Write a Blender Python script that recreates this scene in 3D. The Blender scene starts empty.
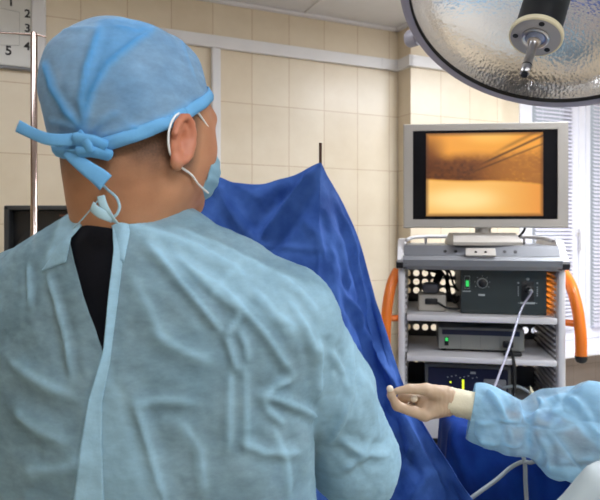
import bpy, bmesh, math, random
import numpy as np
from mathutils import Vector, Matrix
from mathutils.bvhtree import BVHTree

random.seed(7)
SC = bpy.context.scene
COL = SC.collection
H = 1.5            # camera height
F = 600.0
HZ = 230.0         # horizon row


def P(u, v, Y):
    """a point of the place seen at pixel (u, v), Y metres away"""
    return np.array([(u - 300.0) / F * Y, Y, H + (HZ - v) / F * Y])


# ------------------------------------------------------------------ helpers
def lin(c):
    out = []
    for x in c[:3]:
        x = x / 255.0
        out.append(x / 12.92 if x <= 0.04045 else ((x + 0.055) / 1.055) ** 2.4)
    return (*out, 1.0)


def new_mat(name):
    m = bpy.data.materials.new(name)
    m.use_nodes = True
    nt = m.node_tree
    b = nt.nodes['Principled BSDF']
    return m, nt, b


def mat(name, col, rough=0.5, metal=0.0, var=0.08, vscale=8.0, bump=0.0, bscale=60.0, bdist=0.002,
        coat=0.0, emit=None, estr=0.0, spec=0.5, sss=0.0):
    m, nt, b = new_mat(name)
    c = lin(col)
    N, L = nt.nodes, nt.links
    tc = N.new('ShaderNodeTexCoord')
    nz = N.new('ShaderNodeTexNoise')
    nz.inputs['Scale'].default_value = vscale
    nz.inputs['Detail'].default_value = 4
    L.new(tc.outputs['Object'], nz.inputs['Vector'])
    rp = N.new('ShaderNodeValToRGB')
    rp.color_ramp.elements[0].position = 0.3
    rp.color_ramp.elements[1].position = 0.7
    rp.color_ramp.elements[0].color = (*[x * (1 - var) for x in c[:3]], 1)
    rp.color_ramp.elements[1].color = (*[min(1, x * (1 + var)) for x in c[:3]], 1)
    L.new(nz.outputs['Fac'], rp.inputs['Fac'])
    L.new(rp.outputs['Color'], b.inputs['Base Color'])
    b.inputs['Roughness'].default_value = rough
    b.inputs['Metallic'].default_value = metal
    b.inputs['Specular IOR Level'].default_value = spec
    b.inputs['Coat Weight'].default_value = coat
    if sss:
        b.inputs['Subsurface Weight'].default_value = sss
        b.inputs['Subsurface Radius'].default_value = (0.012, 0.005, 0.003)
        b.inputs['Subsurface Scale'].default_value = 0.5
    if bump:
        n2 = N.new('ShaderNodeTexNoise')
        n2.inputs['Scale'].default_value = bscale
        n2.inputs['Detail'].default_value = 5
        L.new(tc.outputs['Object'], n2.inputs['Vector'])
        bp = N.new('ShaderNodeBump')
        bp.inputs['Strength'].default_value = bump
        bp.inputs['Distance'].default_value = bdist
        L.new(n2.outputs['Fac'], bp.inputs['Height'])
        L.new(bp.outputs['Normal'], b.inputs['Normal'])
    if emit:
        b.inputs['Emission Color'].default_value = lin(emit)
        b.inputs['Emission Strength'].default_value = estr
    return m


def cloth_mat(name, col, col2, alpha=0.8, ply_alpha=0.95, transl=0.35, bump=0.25, ply_col=None, anoise=0.0):
    """thin non-woven cloth: light passes through it, and more so where it is one ply ('ply' attribute 0) than two"""
    m, nt, b = new_mat(name)
    N, L = nt.nodes, nt.links
    N.remove(b)
    out = N['Material Output']
    tc = N.new('ShaderNodeTexCoord')
    nz = N.new('ShaderNodeTexNoise')
    nz.inputs['Scale'].default_value = 14
    nz.inputs['Detail'].default_value = 6
    L.new(tc.outputs['Object'], nz.inputs['Vector'])
    rp = N.new('ShaderNodeValToRGB')
    rp.color_ramp.elements[0].position = 0.35
    rp.color_ramp.elements[1].position = 0.65
    rp.color_ramp.elements[0].color = lin(col)
    rp.color_ramp.elements[1].color = lin(col2)
    L.new(nz.outputs['Fac'], rp.inputs['Fac'])
    n2 = N.new('ShaderNodeTexNoise')
    n2.inputs['Scale'].default_value = 90
    n2.inputs['Detail'].default_value = 8
    n2.inputs['Roughness'].default_value = 0.7
    L.new(tc.outputs['Object'], n2.inputs['Vector'])
    bp = N.new('ShaderNodeBump')
    bp.inputs['Strength'].default_value = bump
    bp.inputs['Distance'].default_value = 0.003
    L.new(n2.outputs['Fac'], bp.inputs['Height'])
    at = N.new('ShaderNodeAttribute')
    at.attribute_name = 'ply'
    mc = N.new('ShaderNodeMixRGB')
    mc.inputs['Color2'].default_value = lin(ply_col or col2)
    L.new(at.outputs['Fac'], mc.inputs['Fac'])
    L.new(rp.outputs['Color'], mc.inputs['Color1'])
    d = N.new('ShaderNodeBsdfPrincipled')
    d.inputs['Roughness'].default_value = 0.75
    d.inputs['Specular IOR Level'].default_value = 0.25
    L.new(mc.outputs['Color'], d.inputs['Base Color'])
    L.new(bp.outputs['Normal'], d.inputs['Normal'])
    t = N.new('ShaderNodeBsdfTranslucent')
    L.new(mc.outputs['Color'], t.inputs['Color'])
    L.new(bp.outputs['Normal'], t.inputs['Normal'])
    mx = N.new('ShaderNodeMixShader')
    mx.inputs[0].default_value = transl
    L.new(d.outputs[0], mx.inputs[1])
    L.new(t.outputs[0], mx.inputs[2])
    tr = N.new('ShaderNodeBsdfTransparent')
    mr = N.new('ShaderNodeMapRange')
    mr.inputs['To Min'].default_value = alpha
    mr.inputs['To Max'].default_value = ply_alpha
    L.new(at.outputs['Fac'], mr.inputs['Value'])
    mx2 = N.new('ShaderNodeMixShader')
    n4 = N.new('ShaderNodeTexNoise')
    n4.inputs['Scale'].default_value = 26
    n4.inputs['Detail'].default_value = 9
    n4.inputs['Roughness'].default_value = 0.72
    mp = N.new('ShaderNodeMapping')
    mp.inputs['Scale'].default_value = (1.0, 1.0, 2.2)
    mp.inputs['Rotation'].default_value = (0, 0.5, 0)
    L.new(tc.outputs['Object'], mp.inputs['Vector'])
    L.new(mp.outputs[0], n4.inputs['Vector'])
    sc_ = N.new('ShaderNodeMath'); sc_.operation = 'MULTIPLY_ADD'
    sc_.inputs[1].default_value = anoise; sc_.inputs[2].default_value = -0.5 * anoise
    L.new(n4.outputs['Fac'], sc_.inputs[0])
    sm = N.new('ShaderNodeMath'); sm.operation = 'ADD'; sm.use_clamp = True
    L.new(mr.outputs[0], sm.inputs[0]); L.new(sc_.outputs[0], sm.inputs[1])
    L.new(sm.outputs[0], mx2.inputs[0])
    L.new(tr.outputs[0], mx2.inputs[1])
    L.new(mx.outputs[0], mx2.inputs[2])
    L.new(mx2.outputs[0], out.inputs['Surface'])
    return m


def setp(o, label=None, cat=None, group=None, kind=None):
    if label: o['label'] = label
    if cat: o['category'] = cat
    if group: o['group'] = group
    if kind: o['kind'] = kind
    return o


def thing(name, loc, label, cat, group=None):
    o = bpy.data.objects.new(name, None)
    o.empty_display_size = 0.05
    o.location = Vector(loc)
    COL.objects.link(o)
    return setp(o, label, cat, group)


def link(name, me, m, parent=None, smooth=False, label=None):
    o = bpy.data.objects.new(name, me)
    COL.objects.link(o)
    if m is not None and len(me.materials) == 0:
        me.materials.append(m)
    if smooth is True:
        me.shade_smooth()
    elif smooth:
        me.shade_smooth()
        me.set_sharp_from_angle(angle=math.radians(smooth))
    if parent is not None:
        o.parent = parent
        o.matrix_parent_inverse = Matrix.Translation(-Vector(parent.location))
    if label: o['label'] = label
    return o


def npmesh(name, verts, faces):
    me = bpy.data.meshes.new(name)
    me.from_pydata([tuple(map(float, v)) for v in verts], [], [tuple(int(i) for i in f) for f in faces])
    me.update()
    return me


class MB:
    """collects shapes for one mesh; M maps local points to the world"""

    def __init__(self, M=None):
        self.v, self.f = [], []
        self.M = M

    def add(self, vs, fs):
        n = len(self.v)
        for p in vs:
            p = Vector([float(x) for x in p])
            self.v.append(tuple(self.M @ p) if self.M is not None else tuple(p))
        self.f += [tuple(n + int(i) for i in f) for f in fs]
        return self

    def box(self, a, b, bev=0.0, R=None, c=None):
        bm = bmesh.new()
        bmesh.ops.create_cube(bm, size=1)
        a, b = Vector(a), Vector(b)
        s = b - a
        bmesh.ops.scale(bm, vec=s, verts=bm.verts)
        if bev:
            bmesh.ops.bevel(bm, geom=bm.edges[:], offset=min(bev, min(abs(x) for x in s) * 0.45), segments=2, affect='EDGES', profile=0.5)
        if R is not None:
            bmesh.ops.rotate(bm, matrix=R, verts=bm.verts, cent=(0, 0, 0))
        bmesh.ops.translate(bm, vec=(a + b) / 2, verts=bm.verts)
        bm.verts.index_update()
        self.add([v.co for v in bm.verts], [[v.index for v in f.verts] for f in bm.faces])
        bm.free()
        return self

    def prism(self, poly, axis, a, b):
        """polygon of 2-D points extruded along axis 0/1/2 from a to b"""
        n = len(poly)
        vs = []
        for t in (a, b):
            for p in poly:
                q = list(p)
                q.insert(axis, t)
                vs.append(q)
        fs = [list(range(n))[::-1], list(range(n, 2 * n))]
        for i in range(n):
            j = (i + 1) % n
            fs.append([i, j, n + j, n + i])
        return self.add(vs, fs)

    def lathe(self, o, ax, prof, seg=32, caps=True):
        o, ax = Vector(o), Vector(ax).normalized()
        s = ax.orthogonal().normalized()
        t = ax.cross(s)
        vs, fs = [], []
        for (r, h) in prof:
            for k in range(seg):
                a = 2 * math.pi * k / seg
                vs.append(o + ax * h + (s * math.cos(a) + t * math.sin(a)) * max(r, 1e-5))
        for i in range(len(prof) - 1):
            for k in range(seg):
                k2 = (k + 1) % seg
                fs.append([i * seg + k, i * seg + k2, (i + 1) * seg + k2, (i + 1) * seg + k])
        if caps:
            fs.append(list(range(seg))[::-1])
            fs.append([(len(prof) - 1) * seg + k for k in range(seg)])
        return self.add(vs, fs)

    def cyl(self, a, b, r, seg=24, r2=None):
        a, b = Vector(a), Vector(b)
        return self.lathe(a, b - a, [(r, 0), (r if r2 is None else r2, (b - a).length)], seg)

    def tube(self, pts, r, seg=10, sub=8, closed=False, flat=1.0):
        pts = [Vector([float(x) for x in p]) for p in pts]
        if len(pts) > 2 and sub > 1:
            q = []
            n = len(pts)
            for i in range(n - 1):
                p0, p1, p2, p3 = pts[max(i - 1, 0)], pts[i], pts[i + 1], pts[min(i + 2, n - 1)]
                for k in range(sub):
                    t = k / sub
                    q.append(0.5 * ((2 * p1) + (p2 - p0) * t + (2 * p0 - 5 * p1 + 4 * p2 - p3) * t * t + (3 * p1 - p0 - 3 * p2 + p3) * t ** 3))
            q.append(pts[-1])
            pts = q
        vs, fs = [], []
        up = None
        for i, p in enumerate(pts):
            d = (pts[min(i + 1, len(pts) - 1)] - pts[max(i - 1, 0)]).normalized()
            up = d.orthogonal().normalized() if up is None else (up - d * up.dot(d)).normalized()
            w = d.cross(up)
            rr = r[min(int(i / max(1, len(pts) - 1) * (len(r) - 1)), len(r) - 1)] if isinstance(r, (list, tuple)) else r
            for k in range(seg):
                a = 2 * math.pi * k / seg
                vs.append(p + (up * math.cos(a) * flat + w * math.sin(a)) * rr)
        for i in range(len(pts) - 1):
            for k in range(seg):
                k2 = (k + 1) % seg
                fs.append([i * seg + k, i * seg + k2, (i + 1) * seg + k2, (i + 1) * seg + k])
        fs.append(list(range(seg))[::-1])
        fs.append([(len(pts) - 1) * seg + k for k in range(seg)])
        return self.add(vs, fs)

    def grid(self, A):
        A = np.asarray(A)
        n, m = A.shape[:2]
        fs = [[i * m + j, i * m + j + 1, (i + 1) * m + j + 1, (i + 1) * m + j] for i in range(n - 1) for j in range(m - 1)]
        return self.add(A.reshape(-1, 3), fs)

    def build(self, name, m, parent=None, smooth=False, label=None, recalc=True):
        me = npmesh(name, self.v, self.f)
        if recalc:
            bm = bmesh.new()
            bm.from_mesh(me)
            bmesh.ops.recalc_face_normals(bm, faces=bm.faces)
            bm.to_mesh(me)
            bm.free()
        return link(name, me, m, parent, smooth, label)


# ------------------------------------------------------------------ noise, signed distance fields, surface nets
def _hash(i, j, k):
    n = (i * 374761393 + j * 668265263 + k * 2147483647 + 144305901) & 0xFFFFFFFF
    n = ((n ^ (n >> 13)) * 1274126177) & 0xFFFFFFFF
    return ((n ^ (n >> 16)) & 0xFFFF) / 32767.5 - 1.0


def vnoise(p):
    p = np.asarray(p, float)
    i = np.floor(p).astype(np.int64)
    f = p - i
    f = f * f * f * (f * (f * 6 - 15) + 10)
    r = 0
    for a in (0, 1):
        for b in (0, 1):
            for c in (0, 1):
                w = (f[:, 0] if a else 1 - f[:, 0]) * (f[:, 1] if b else 1 - f[:, 1]) * (f[:, 2] if c else 1 - f[:, 2])
                r = r + w * _hash(i[:, 0] + a, i[:, 1] + b, i[:, 2] + c)
    return r


def fbm(p, oct=4):
    p = np.asarray(p, float)
    r, a = 0, 1.0
    for k in range(oct):
        r = r + a * vnoise(p * 2 ** k + 17.3 * k)
        a *= 0.5
    return r


def ridged(p, oct=3):
    p = np.asarray(p, float)
    r, a = 0, 1.0
    for k in range(oct):
        r = r + a * (1 - 2 * np.abs(vnoise(p * 2 ** k + 9.1 * k)) ** 0.7)
        a *= 0.45
    return r


def worley_fold(p, seed=0):
    """crumpled sheet: ridge lines where the two nearest cells meet (0 there, growing inside the facets)"""
    p = np.asarray(p, float)
    i0 = np.floor(p).astype(np.int64)
    d1 = np.full(len(p), 9.0)
    d2 = np.full(len(p), 9.0)
    for a in (-1, 0, 1):
        for b in (-1, 0, 1):
            for c in (-1, 0, 1):
                i = i0 + (a, b, c)
                q = i + 0.5 + 0.45 * np.stack([_hash(i[:, 0] + s, i[:, 1] + 7 * s, i[:, 2] - s) for s in (11 + seed, 23 + seed, 37 + seed)], -1)
                d = np.sqrt(((p - q) ** 2).sum(1))
                m = d < d1
                d2 = np.where(m, d1, np.minimum(d2, d))
                d1 = np.where(m, d, d1)
    return d2 - d1


class SDF:
    def __init__(self, xs, ys, zs):
        self.c = [np.asarray(a, np.float32) for a in (xs, ys, zs)]
        self.F = np.full([len(a) for a in self.c], 0.12, np.float32)

    def region(self, lo, hi):
        return tuple(slice(max(0, np.searchsorted(a, l) - 1), np.searchsorted(a, h) + 1) for a, l, h in zip(self.c, lo, hi))

    def pts(self, s):
        return np.meshgrid(self.c[0][s[0]], self.c[1][s[1]], self.c[2][s[2]], indexing='ij', sparse=True)

    def put(self, pr, off=0.0):
        kind = pr[0]
        if kind in ('cap', 'cut_cap'):
            _, a, b, ra, rb, k = pr
            a, b = np.array(a, float), np.array(b, float)
            ra, rb = ra + off, rb + off
            R = max(ra, rb) + k + 0.03
            s = self.region(np.minimum(a, b) - R, np.maximum(a, b) + R)
            x, y, z = self.pts(s)
            ab = b - a
            L2 = max(float(ab @ ab), 1e-9)
            t = np.clip(((x - a[0]) * ab[0] + (y - a[1]) * ab[1] + (z - a[2]) * ab[2]) / L2, 0, 1)
            d = np.sqrt((x - a[0] - t * ab[0]) ** 2 + (y - a[1] - t * ab[1]) ** 2 + (z - a[2] - t * ab[2]) ** 2) - (ra + (rb - ra) * t)
        else:
            _, c, r, Rm, k = pr
            c = np.array(c, float)
            r = np.array(r, float) + off
            R = max(r) + k + 0.03
            s = self.region(c - R, c + R)
            x, y, z = self.pts(s)
            Rm = np.eye(3) if Rm is None else np.array(Rm)
            q = [(x - c[0]) * Rm[0, i] + (y - c[1]) * Rm[1, i] + (z - c[2]) * Rm[2, i] for i in range(3)]
            k0 = np.sqrt(sum((q[i] / r[i]) ** 2 for i in range(3)))
            k1 = np.sqrt(sum((q[i] / r[i] ** 2) ** 2 for i in range(3)))
            d = k0 * (k0 - 1) / np.maximum(k1, 1e-6)
        A = self.F[s]
        if kind.startswith('cut'):
            h = np.maximum(k - np.abs(A + d), 0) / max(k, 1e-6)
            self.F[s] = np.maximum(A, -d) + h * h * k / 4
        else:
            h = np.maximum(k - np.abs(A - d), 0) / max(k, 1e-6)
            self.F[s] = np.minimum(A, d) - h * h * k / 4
        return self

    def puts(self, prims, off=0.0):
        for p in prims:
            self.put(p, -off if p[0].startswith('cut') else off)
        return self

    def mesh(self):
        F_ = self.F
        S = F_ < 0
        n = [a - 1 for a in F_.shape]
        cnt = np.zeros(n, np.int8)
        for a in (0, 1):
            for b in (0, 1):
                for c in (0, 1):
                    cnt += S[a:n[0] + a, b:n[1] + b, c:n[2] + c]
        act = np.argwhere((cnt > 0) & (cnt < 8))
        idx = np.full(n, -1, np.int32)
        idx[tuple(act.T)] = np.arange(len(act))
        corner = np.array([(a, b, c) for a in (0, 1) for b in (0, 1) for c in (0, 1)])
        acc = np.zeros((len(act), 3))
        num = np.zeros(len(act))
        for p in range(8):
            for q in range(p + 1, 8):
                if np.abs(corner[p] - corner[q]).sum() != 1:
                    continue
                ip, iq = act + corner[p], act + corner[q]
                fp, fq = F_[tuple(ip.T)], F_[tuple(iq.T)]
                m = (fp < 0) != (fq < 0)
                t = np.where(m, fp / np.where(m, fp - fq, 1), 0)
                wp = np.stack([self.c[i][ip[:, i]] for i in range(3)], -1)
                wq = np.stack([self.c[i][iq[:, i]] for i in range(3)], -1)
                acc += np.where(m[:, None], wp + (wq - wp) * t[:, None], 0)
                num += m
        V = acc / num[:, None]
        Q = []
        for ax in range(3):
            o1, o2 = [(1, 2), (2, 0), (0, 1)][ax]
            lo = [slice(1, -1)] * 3
            lo[ax] = slice(0, -1)
            hi = list(lo)
            hi[ax] = slice(1, None)
            e = np.argwhere(S[tuple(lo)] != S[tuple(hi)])
            off = np.ones(3, int)
            off[ax] = 0
            e = e + off
            ins = S[tuple(e.T)]
            d1 = np.zeros(3, int); d1[o1] = 1
            d2 = np.zeros(3, int); d2[o2] = 1
            q = np.stack([idx[tuple((e - d1 - d2).T)], idx[tuple((e - d2).T)], idx[tuple(e.T)], idx[tuple((e - d1).T)]], -1)
            q[~ins] = q[~ins][:, ::-1]
            Q.append(q)
        Q = np.concatenate(Q)
        Q = Q[(Q >= 0).all(1)]
        return V, Q


def axis_steps(spans):
    """[(start, stop, step), ...] -> one increasing array"""
    out = []
    for a, b, s in spans:
        out.append(np.arange(a, b, s))
    return np.concatenate(out)


def vnormals(V, Q):
    n = np.zeros_like(V)
    fn = np.cross(V[Q[:, 2]] - V[Q[:, 0]], V[Q[:, 3]] - V[Q[:, 1]])
    for i in range(4):
        np.add.at(n, Q[:, i], fn)
    return n / np.maximum(np.linalg.norm(n, axis=1), 1e-12)[:, None]


def relax(V, Q, it=1, w=0.5):
    for _ in range(it):
        s = np.zeros_like(V)
        c = np.zeros(len(V))
        for a, b in ((0, 1), (1, 2), (2, 3), (3, 0)):
            np.add.at(s, Q[:, a], V[Q[:, b]]); np.add.at(c, Q[:, a], 1)
            np.add.at(s, Q[:, b], V[Q[:, a]]); np.add.at(c, Q[:, b], 1)
        V = V + w * (s / np.maximum(c, 1)[:, None] - V)
    return V


def seg_dist(V, a, b):
    ab = b - a
    t = np.clip(((V - a) @ ab) / max(ab @ ab, 1e-12), 0, 1)
    return np.linalg.norm(V - a - t[:, None] * ab, axis=1), t


FOLD = []          # how strongly each fold doubles the cloth, per vertex


def crease(V, Nn, pts, amp, w, side=0.0):
    """raise a fold along a polyline lying on the surface; it dies out at both ends; a valley follows at one side"""
    pts = np.asarray(pts, float)
    L = np.concatenate([[0], np.cumsum(np.linalg.norm(np.diff(pts, axis=0), axis=1))])
    best = np.full(len(V), 9.0)
    tt = np.zeros(len(V))
    for i in range(len(pts) - 1):
        d, t = seg_dist(V, pts[i], pts[i + 1])
        m = d < best
        best = np.where(m, d, best)
        tt = np.where(m, (L[i] + t * (L[i + 1] - L[i])) / L[-1], tt)
    fade = np.clip(np.minimum(tt, 1 - tt) * 5 + 0.25, 0, 1)
    h = amp * np.exp(-best / w) - 0.35 * amp * np.exp(-((best - 2.6 * w) / (1.5 * w)) ** 2)
    FOLD.append(np.exp(-(best / max(.8 * w, .004)) ** 2) * fade * min(1.0, abs(amp) / .004))
    return V + Nn * (h * fade)[:, None]


def bvh_of(V, Q):
    return BVHTree.FromPolygons([Vector(v) for v in V], [tuple(int(i) for i in q) for q in Q])


CAM = Vector((0, 0, H))


def hit(bv, u, v, lift=0.0):
    d = Vector(((u - 300) / F, 1, (HZ - v) / F)).normalized()
    r = bv.ray_cast(CAM, d)
    if r[0] is None:
        return None
    return np.array(r[0] - d * lift)


def hits(bv, pix, lift=0.0, dense=1):
    out = []
    pix = [np.array(p, float) for p in pix]
    q = []
    for a, b in zip(pix[:-1], pix[1:]):
        for k in range(dense):
            q.append(a + (b - a) * k / dense)
    q.append(pix[-1])
    for p in q:
        h = hit(bv, p[0], p[1], lift)
        if h is not None:
            out.append(h)
    return out


def in_poly(px, poly):
    x, y = px[:, 0], px[:, 1]
    r = np.zeros(len(px), bool)
    n = len(poly)
    for i in range(n):
        x1, y1 = poly[i]
        x2, y2 = poly[(i + 1) % n]
        c = ((y1 > y) != (y2 > y)) & (x < (x2 - x1) * (y - y1) / ((y2 - y1) if y2 != y1 else 1e-9) + x1)
        r ^= c
    return r


def to_px(V):
    return np.stack([300 + F * V[:, 0] / V[:, 1], HZ - F * (V[:, 2] - H) / V[:, 1]], -1)


def rotz(a):
    c, s = math.cos(a), math.sin(a)
    return np.array([[c, -s, 0], [s, c, 0], [0, 0, 1]])


def rotx(a):
    c, s = math.cos(a), math.sin(a)
    return np.array([[1, 0, 0], [0, c, -s], [0, s, c]])


def set_attr(me, name, vals):
    a = me.attributes.new(name, 'FLOAT', 'POINT')
    a.data.foreach_set('value', np.asarray(vals, np.float32))


def solidify(o, th, off=0.0):
    md = o.modifiers.new('thickness', 'SOLIDIFY')
    md.thickness = th
    md.offset = off


# ------------------------------------------------------------------ materials
M_white = mat('white_paint', (232, 230, 232), 0.45, var=0.03)
M_trunk = mat('white_plastic_trunking', (228, 226, 226), 0.4, var=0.03)
M_pvc = mat('window_pvc', (236, 236, 244), 0.3, var=0.02)
M_slat = mat('blind_slat', (226, 224, 236), 0.45, var=0.02)
M_ceil = mat('ceiling_paint', (226, 224, 224), 0.8, var=0.03, bump=0.05, bscale=30)
M_chrome = mat('chrome', (176, 158, 150), 0.18, 1.0, var=0.05)
M_black = mat('black_plastic', (20, 20, 23), 0.4, var=0.1)
M_black2 = mat('dark_casing', (52, 54, 56), 0.45, var=0.1, bump=0.1, bscale=300, bdist=0.0005)
M_rub = mat('black_rubber', (22, 22, 24), 0.7, var=0.1)
M_cart = mat('cart_light_grey', (222, 219, 220), 0.42, var=0.03, bump=0.05, bscale=250, bdist=0.0004)
M_cart2 = mat('cart_mid_grey', (128, 129, 133), 0.4, var=0.04)
M_cart3 = mat('cart_inner', (206, 202, 204), 0.35, var=0.04)
M_backp = mat('cart_back_panel', (92, 90, 92), 0.5, var=0.05)
M_orange = mat('orange_plastic', (243, 122, 22), 0.32, var=0.05, coat=0.3)
M_bezel = mat('monitor_casing', (184, 178, 170), 0.42, var=0.03)
M_dev1 = mat('dark_green_grey_front', (46, 54, 54), 0.4, var=0.08)
M_dev2 = mat('grey_green_front', (142, 142, 136), 0.42, var=0.05)
M_dev2b = mat('grey_casing', (116, 116, 114), 0.45, var=0.05)
M_navy = mat('navy_front', (34, 36, 60), 0.35, var=0.1)
M_psu = mat('grey_adapter', (176, 168, 156), 0.5, var=0.05)
M_mark = mat('pale_print', (176, 182, 182), 0.5, var=0.05)
M_green = mat('green_rocker', (40, 150, 70), 0.35, emit=(60, 230, 110), estr=0.7)
M_led = mat('yellow_led', (180, 210, 40), 0.35, emit=(215, 230, 50), estr=1.2)
M_ledo = mat('amber_light', (240, 140, 40), 0.4, emit=(255, 150, 50), estr=4)
M_fibre = mat('grey_fibre_sheath', (150, 150, 166), 0.35, var=0.05)
M_tubec = mat('clear_tubing', (158, 168, 172), 0.2, var=0.05, coat=0.5)
M_cream = mat('cream_plastic', (232, 222, 190), 0.4, var=0.04)
M_lampsh = mat('lamp_shell_enamel', (176, 172, 184), 0.35, var=0.03, coat=0.2)
M_lamprim = mat('lamp_rim_grey', (168, 164, 178), 0.4, var=0.04)
M_steel = mat('brushed_steel', (190, 188, 190), 0.28, 1.0, var=0.08)
M_plate = mat('grey_disc_plate', (168, 166, 170), 0.45, var=0.03)
M_bluering = mat('bluish_steel', (128, 140, 172), 0.3, 0.8, var=0.05)
M_blue = cloth_mat('blue_drape', (42, 80, 156), (66, 106, 184), 1.0, 1.0, 0.12, 0.5)
M_blue2 = cloth_mat('deep_blue_drape', (10, 52, 136), (18, 68, 156), 1.0, 1.0, 0.1, 0.3)
M_gown = cloth_mat('gown_cloth', (152, 188, 204), (170, 203, 217), 0.52, 0.97, 0.25, 0.35, (174, 214, 233), 0.65)
M_sleeve = cloth_mat('sleeve_cloth', (176, 212, 234), (192, 222, 240), 0.40, 0.95, 0.35, 0.3, (176, 222, 246), 0.5)
M_cap = cloth_mat('cap_cloth', (142, 188, 226), (162, 202, 234), 0.56, 0.97, 0.25, 0.3, (98, 174, 230), 0.7)
M_mask = cloth_mat('mask_cloth', (150, 196, 220), (166, 208, 228), 0.97, 1.0, 0.3, 0.2)
M_strap = cloth_mat('tie_cloth', (104, 178, 232), (122, 190, 238), 1.0, 1.0, 0.25, 0.3)
M_gstrap = cloth_mat('gown_tie_cloth', (168, 208, 226), (184, 216, 226), 0.96, 1.0, 0.3, 0.3)
M_sheet = mat('pale_sheet', (196, 206, 208), 0.8, var=0.03, bump=0.2, bscale=80)
M_shirt = mat('black_shirt', (13, 14, 22), 0.85, var=0.15, bump=0.3, bscale=300, bdist=0.001, spec=0.2)
M_trous = mat('scrub_trousers', (52, 92, 120), 0.8, var=0.06)
M_shoe = mat('white_clogs', (210, 210, 208), 0.5)
M_glove = mat('latex_glove', (194, 166, 138), 0.5, var=0.05, vscale=30, bump=0.25, bscale=120, bdist=0.001, sss=0.1)
M_tip = mat('pale_latex', (226, 212, 190), 0.5, var=0.03)
M_cuff = mat('cream_knit_cuff', (224, 214, 186), 0.75, var=0.05, vscale=40, bump=0.5, bscale=160, bdist=0.002)
M_loop = mat('white_elastic', (238, 238, 236), 0.6, var=0.02)
M_board = mat('whiteboard_face', (206, 204, 198), 0.25, var=0.03)
M_bframe = mat('aluminium_frame', (220, 218, 218), 0.35, 0.0, var=0.03)
M_ink = mat('black_ink', (24, 22, 22), 0.6, var=0.05)
M_line = mat('grey_ink', (150, 148, 144), 0.6, var=0.05)
M_floor = mat('floor_lino', (196, 190, 180), 0.35, var=0.1, vscale=3)
M_eye = mat('eye_white', (230, 226, 220), 0.25, var=0.02)
M_hairm = mat('short_dark_hair', (44, 36, 32), 0.7, var=0.2, vscale=60, bump=0.6, bscale=300)

# skin with cropped hair
def skin_mat():
    m, nt, b = new_mat('skin')
    N, L = nt.nodes, nt.links
    tc = N.new('ShaderNodeTexCoord')
    nz = N.new('ShaderNodeTexNoise'); nz.inputs['Scale'].default_value = 22; nz.inputs['Detail'].default_value = 5
    L.new(tc.outputs['Object'], nz.inputs['Vector'])
    rp = N.new('ShaderNodeValToRGB')
    rp.color_ramp.elements[0].position = 0.3; rp.color_ramp.elements[1].position = 0.72
    rp.color_ramp.elements[0].color = lin((170, 120, 88)); rp.color_ramp.elements[1].color = lin((188, 138, 104))
    L.new(nz.outputs['Fac'], rp.inputs['Fac'])
    at = N.new('ShaderNodeAttribute'); at.attribute_name = 'hair'
    ar = N.new('ShaderNodeAttribute'); ar.attribute_name = 'flush'
    mr = N.new('ShaderNodeMixRGB'); mr.inputs['Color2'].default_value = lin((196, 104, 86))
    L.new(ar.outputs['Fac'], mr.inputs['Fac']); L.new(rp.outputs['Color'], mr.inputs['Color1'])
    n3 = N.new('ShaderNodeTexNoise'); n3.inputs['Scale'].default_value = 420; n3.inputs['Detail'].default_value = 2
    L.new(tc.outputs['Object'], n3.inputs['Vector'])
    ad = N.new('ShaderNodeMath'); ad.operation = 'MULTIPLY_ADD'
    ad.inputs[1].default_value = 1.0; L.new(at.outputs['Fac'], ad.inputs[0])
    su = N.new('ShaderNodeMath'); su.operation = 'MULTIPLY_ADD'; su.inputs[1].default_value = 0.5; su.inputs[2].default_value = -0.25
    L.new(n3.outputs['Fac'], su.inputs[0])
    mu = N.new('ShaderNodeMath'); mu.operation = 'MULTIPLY'; L.new(su.outputs[0], mu.inputs[0]); L.new(at.outputs['Fac'], mu.inputs[1])
    L.new(mu.outputs[0], ad.inputs[2]); ad.use_clamp = True
    mx = N.new('ShaderNodeMixRGB'); mx.inputs['Color2'].default_value = lin((40, 32, 30))
    L.new(ad.outputs[0], mx.inputs['Fac']); L.new(mr.outputs['Color'], mx.inputs['Color1'])
    L.new(mx.outputs['Color'], b.inputs['Base Color'])
    b.inputs['Roughness'].default_value = 0.5
    b.inputs['Specular IOR Level'].default_value = 0.35
    b.inputs['Subsurface Weight'].default_value = 0.15
    b.inputs['Subsurface Radius'].default_value = (0.012, 0.004, 0.002)
    b.inputs['Subsurface Scale'].default_value = 0.6
    bp = N.new('ShaderNodeBump'); bp.inputs['Strength'].default_value = 0.15; bp.inputs['Distance'].default_value = 0.001
    L.new(n3.outputs['Fac'], bp.inputs['Height']); L.new(bp.outputs['Normal'], b.inputs['Normal'])
    return m
M_skin = skin_mat()


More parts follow.
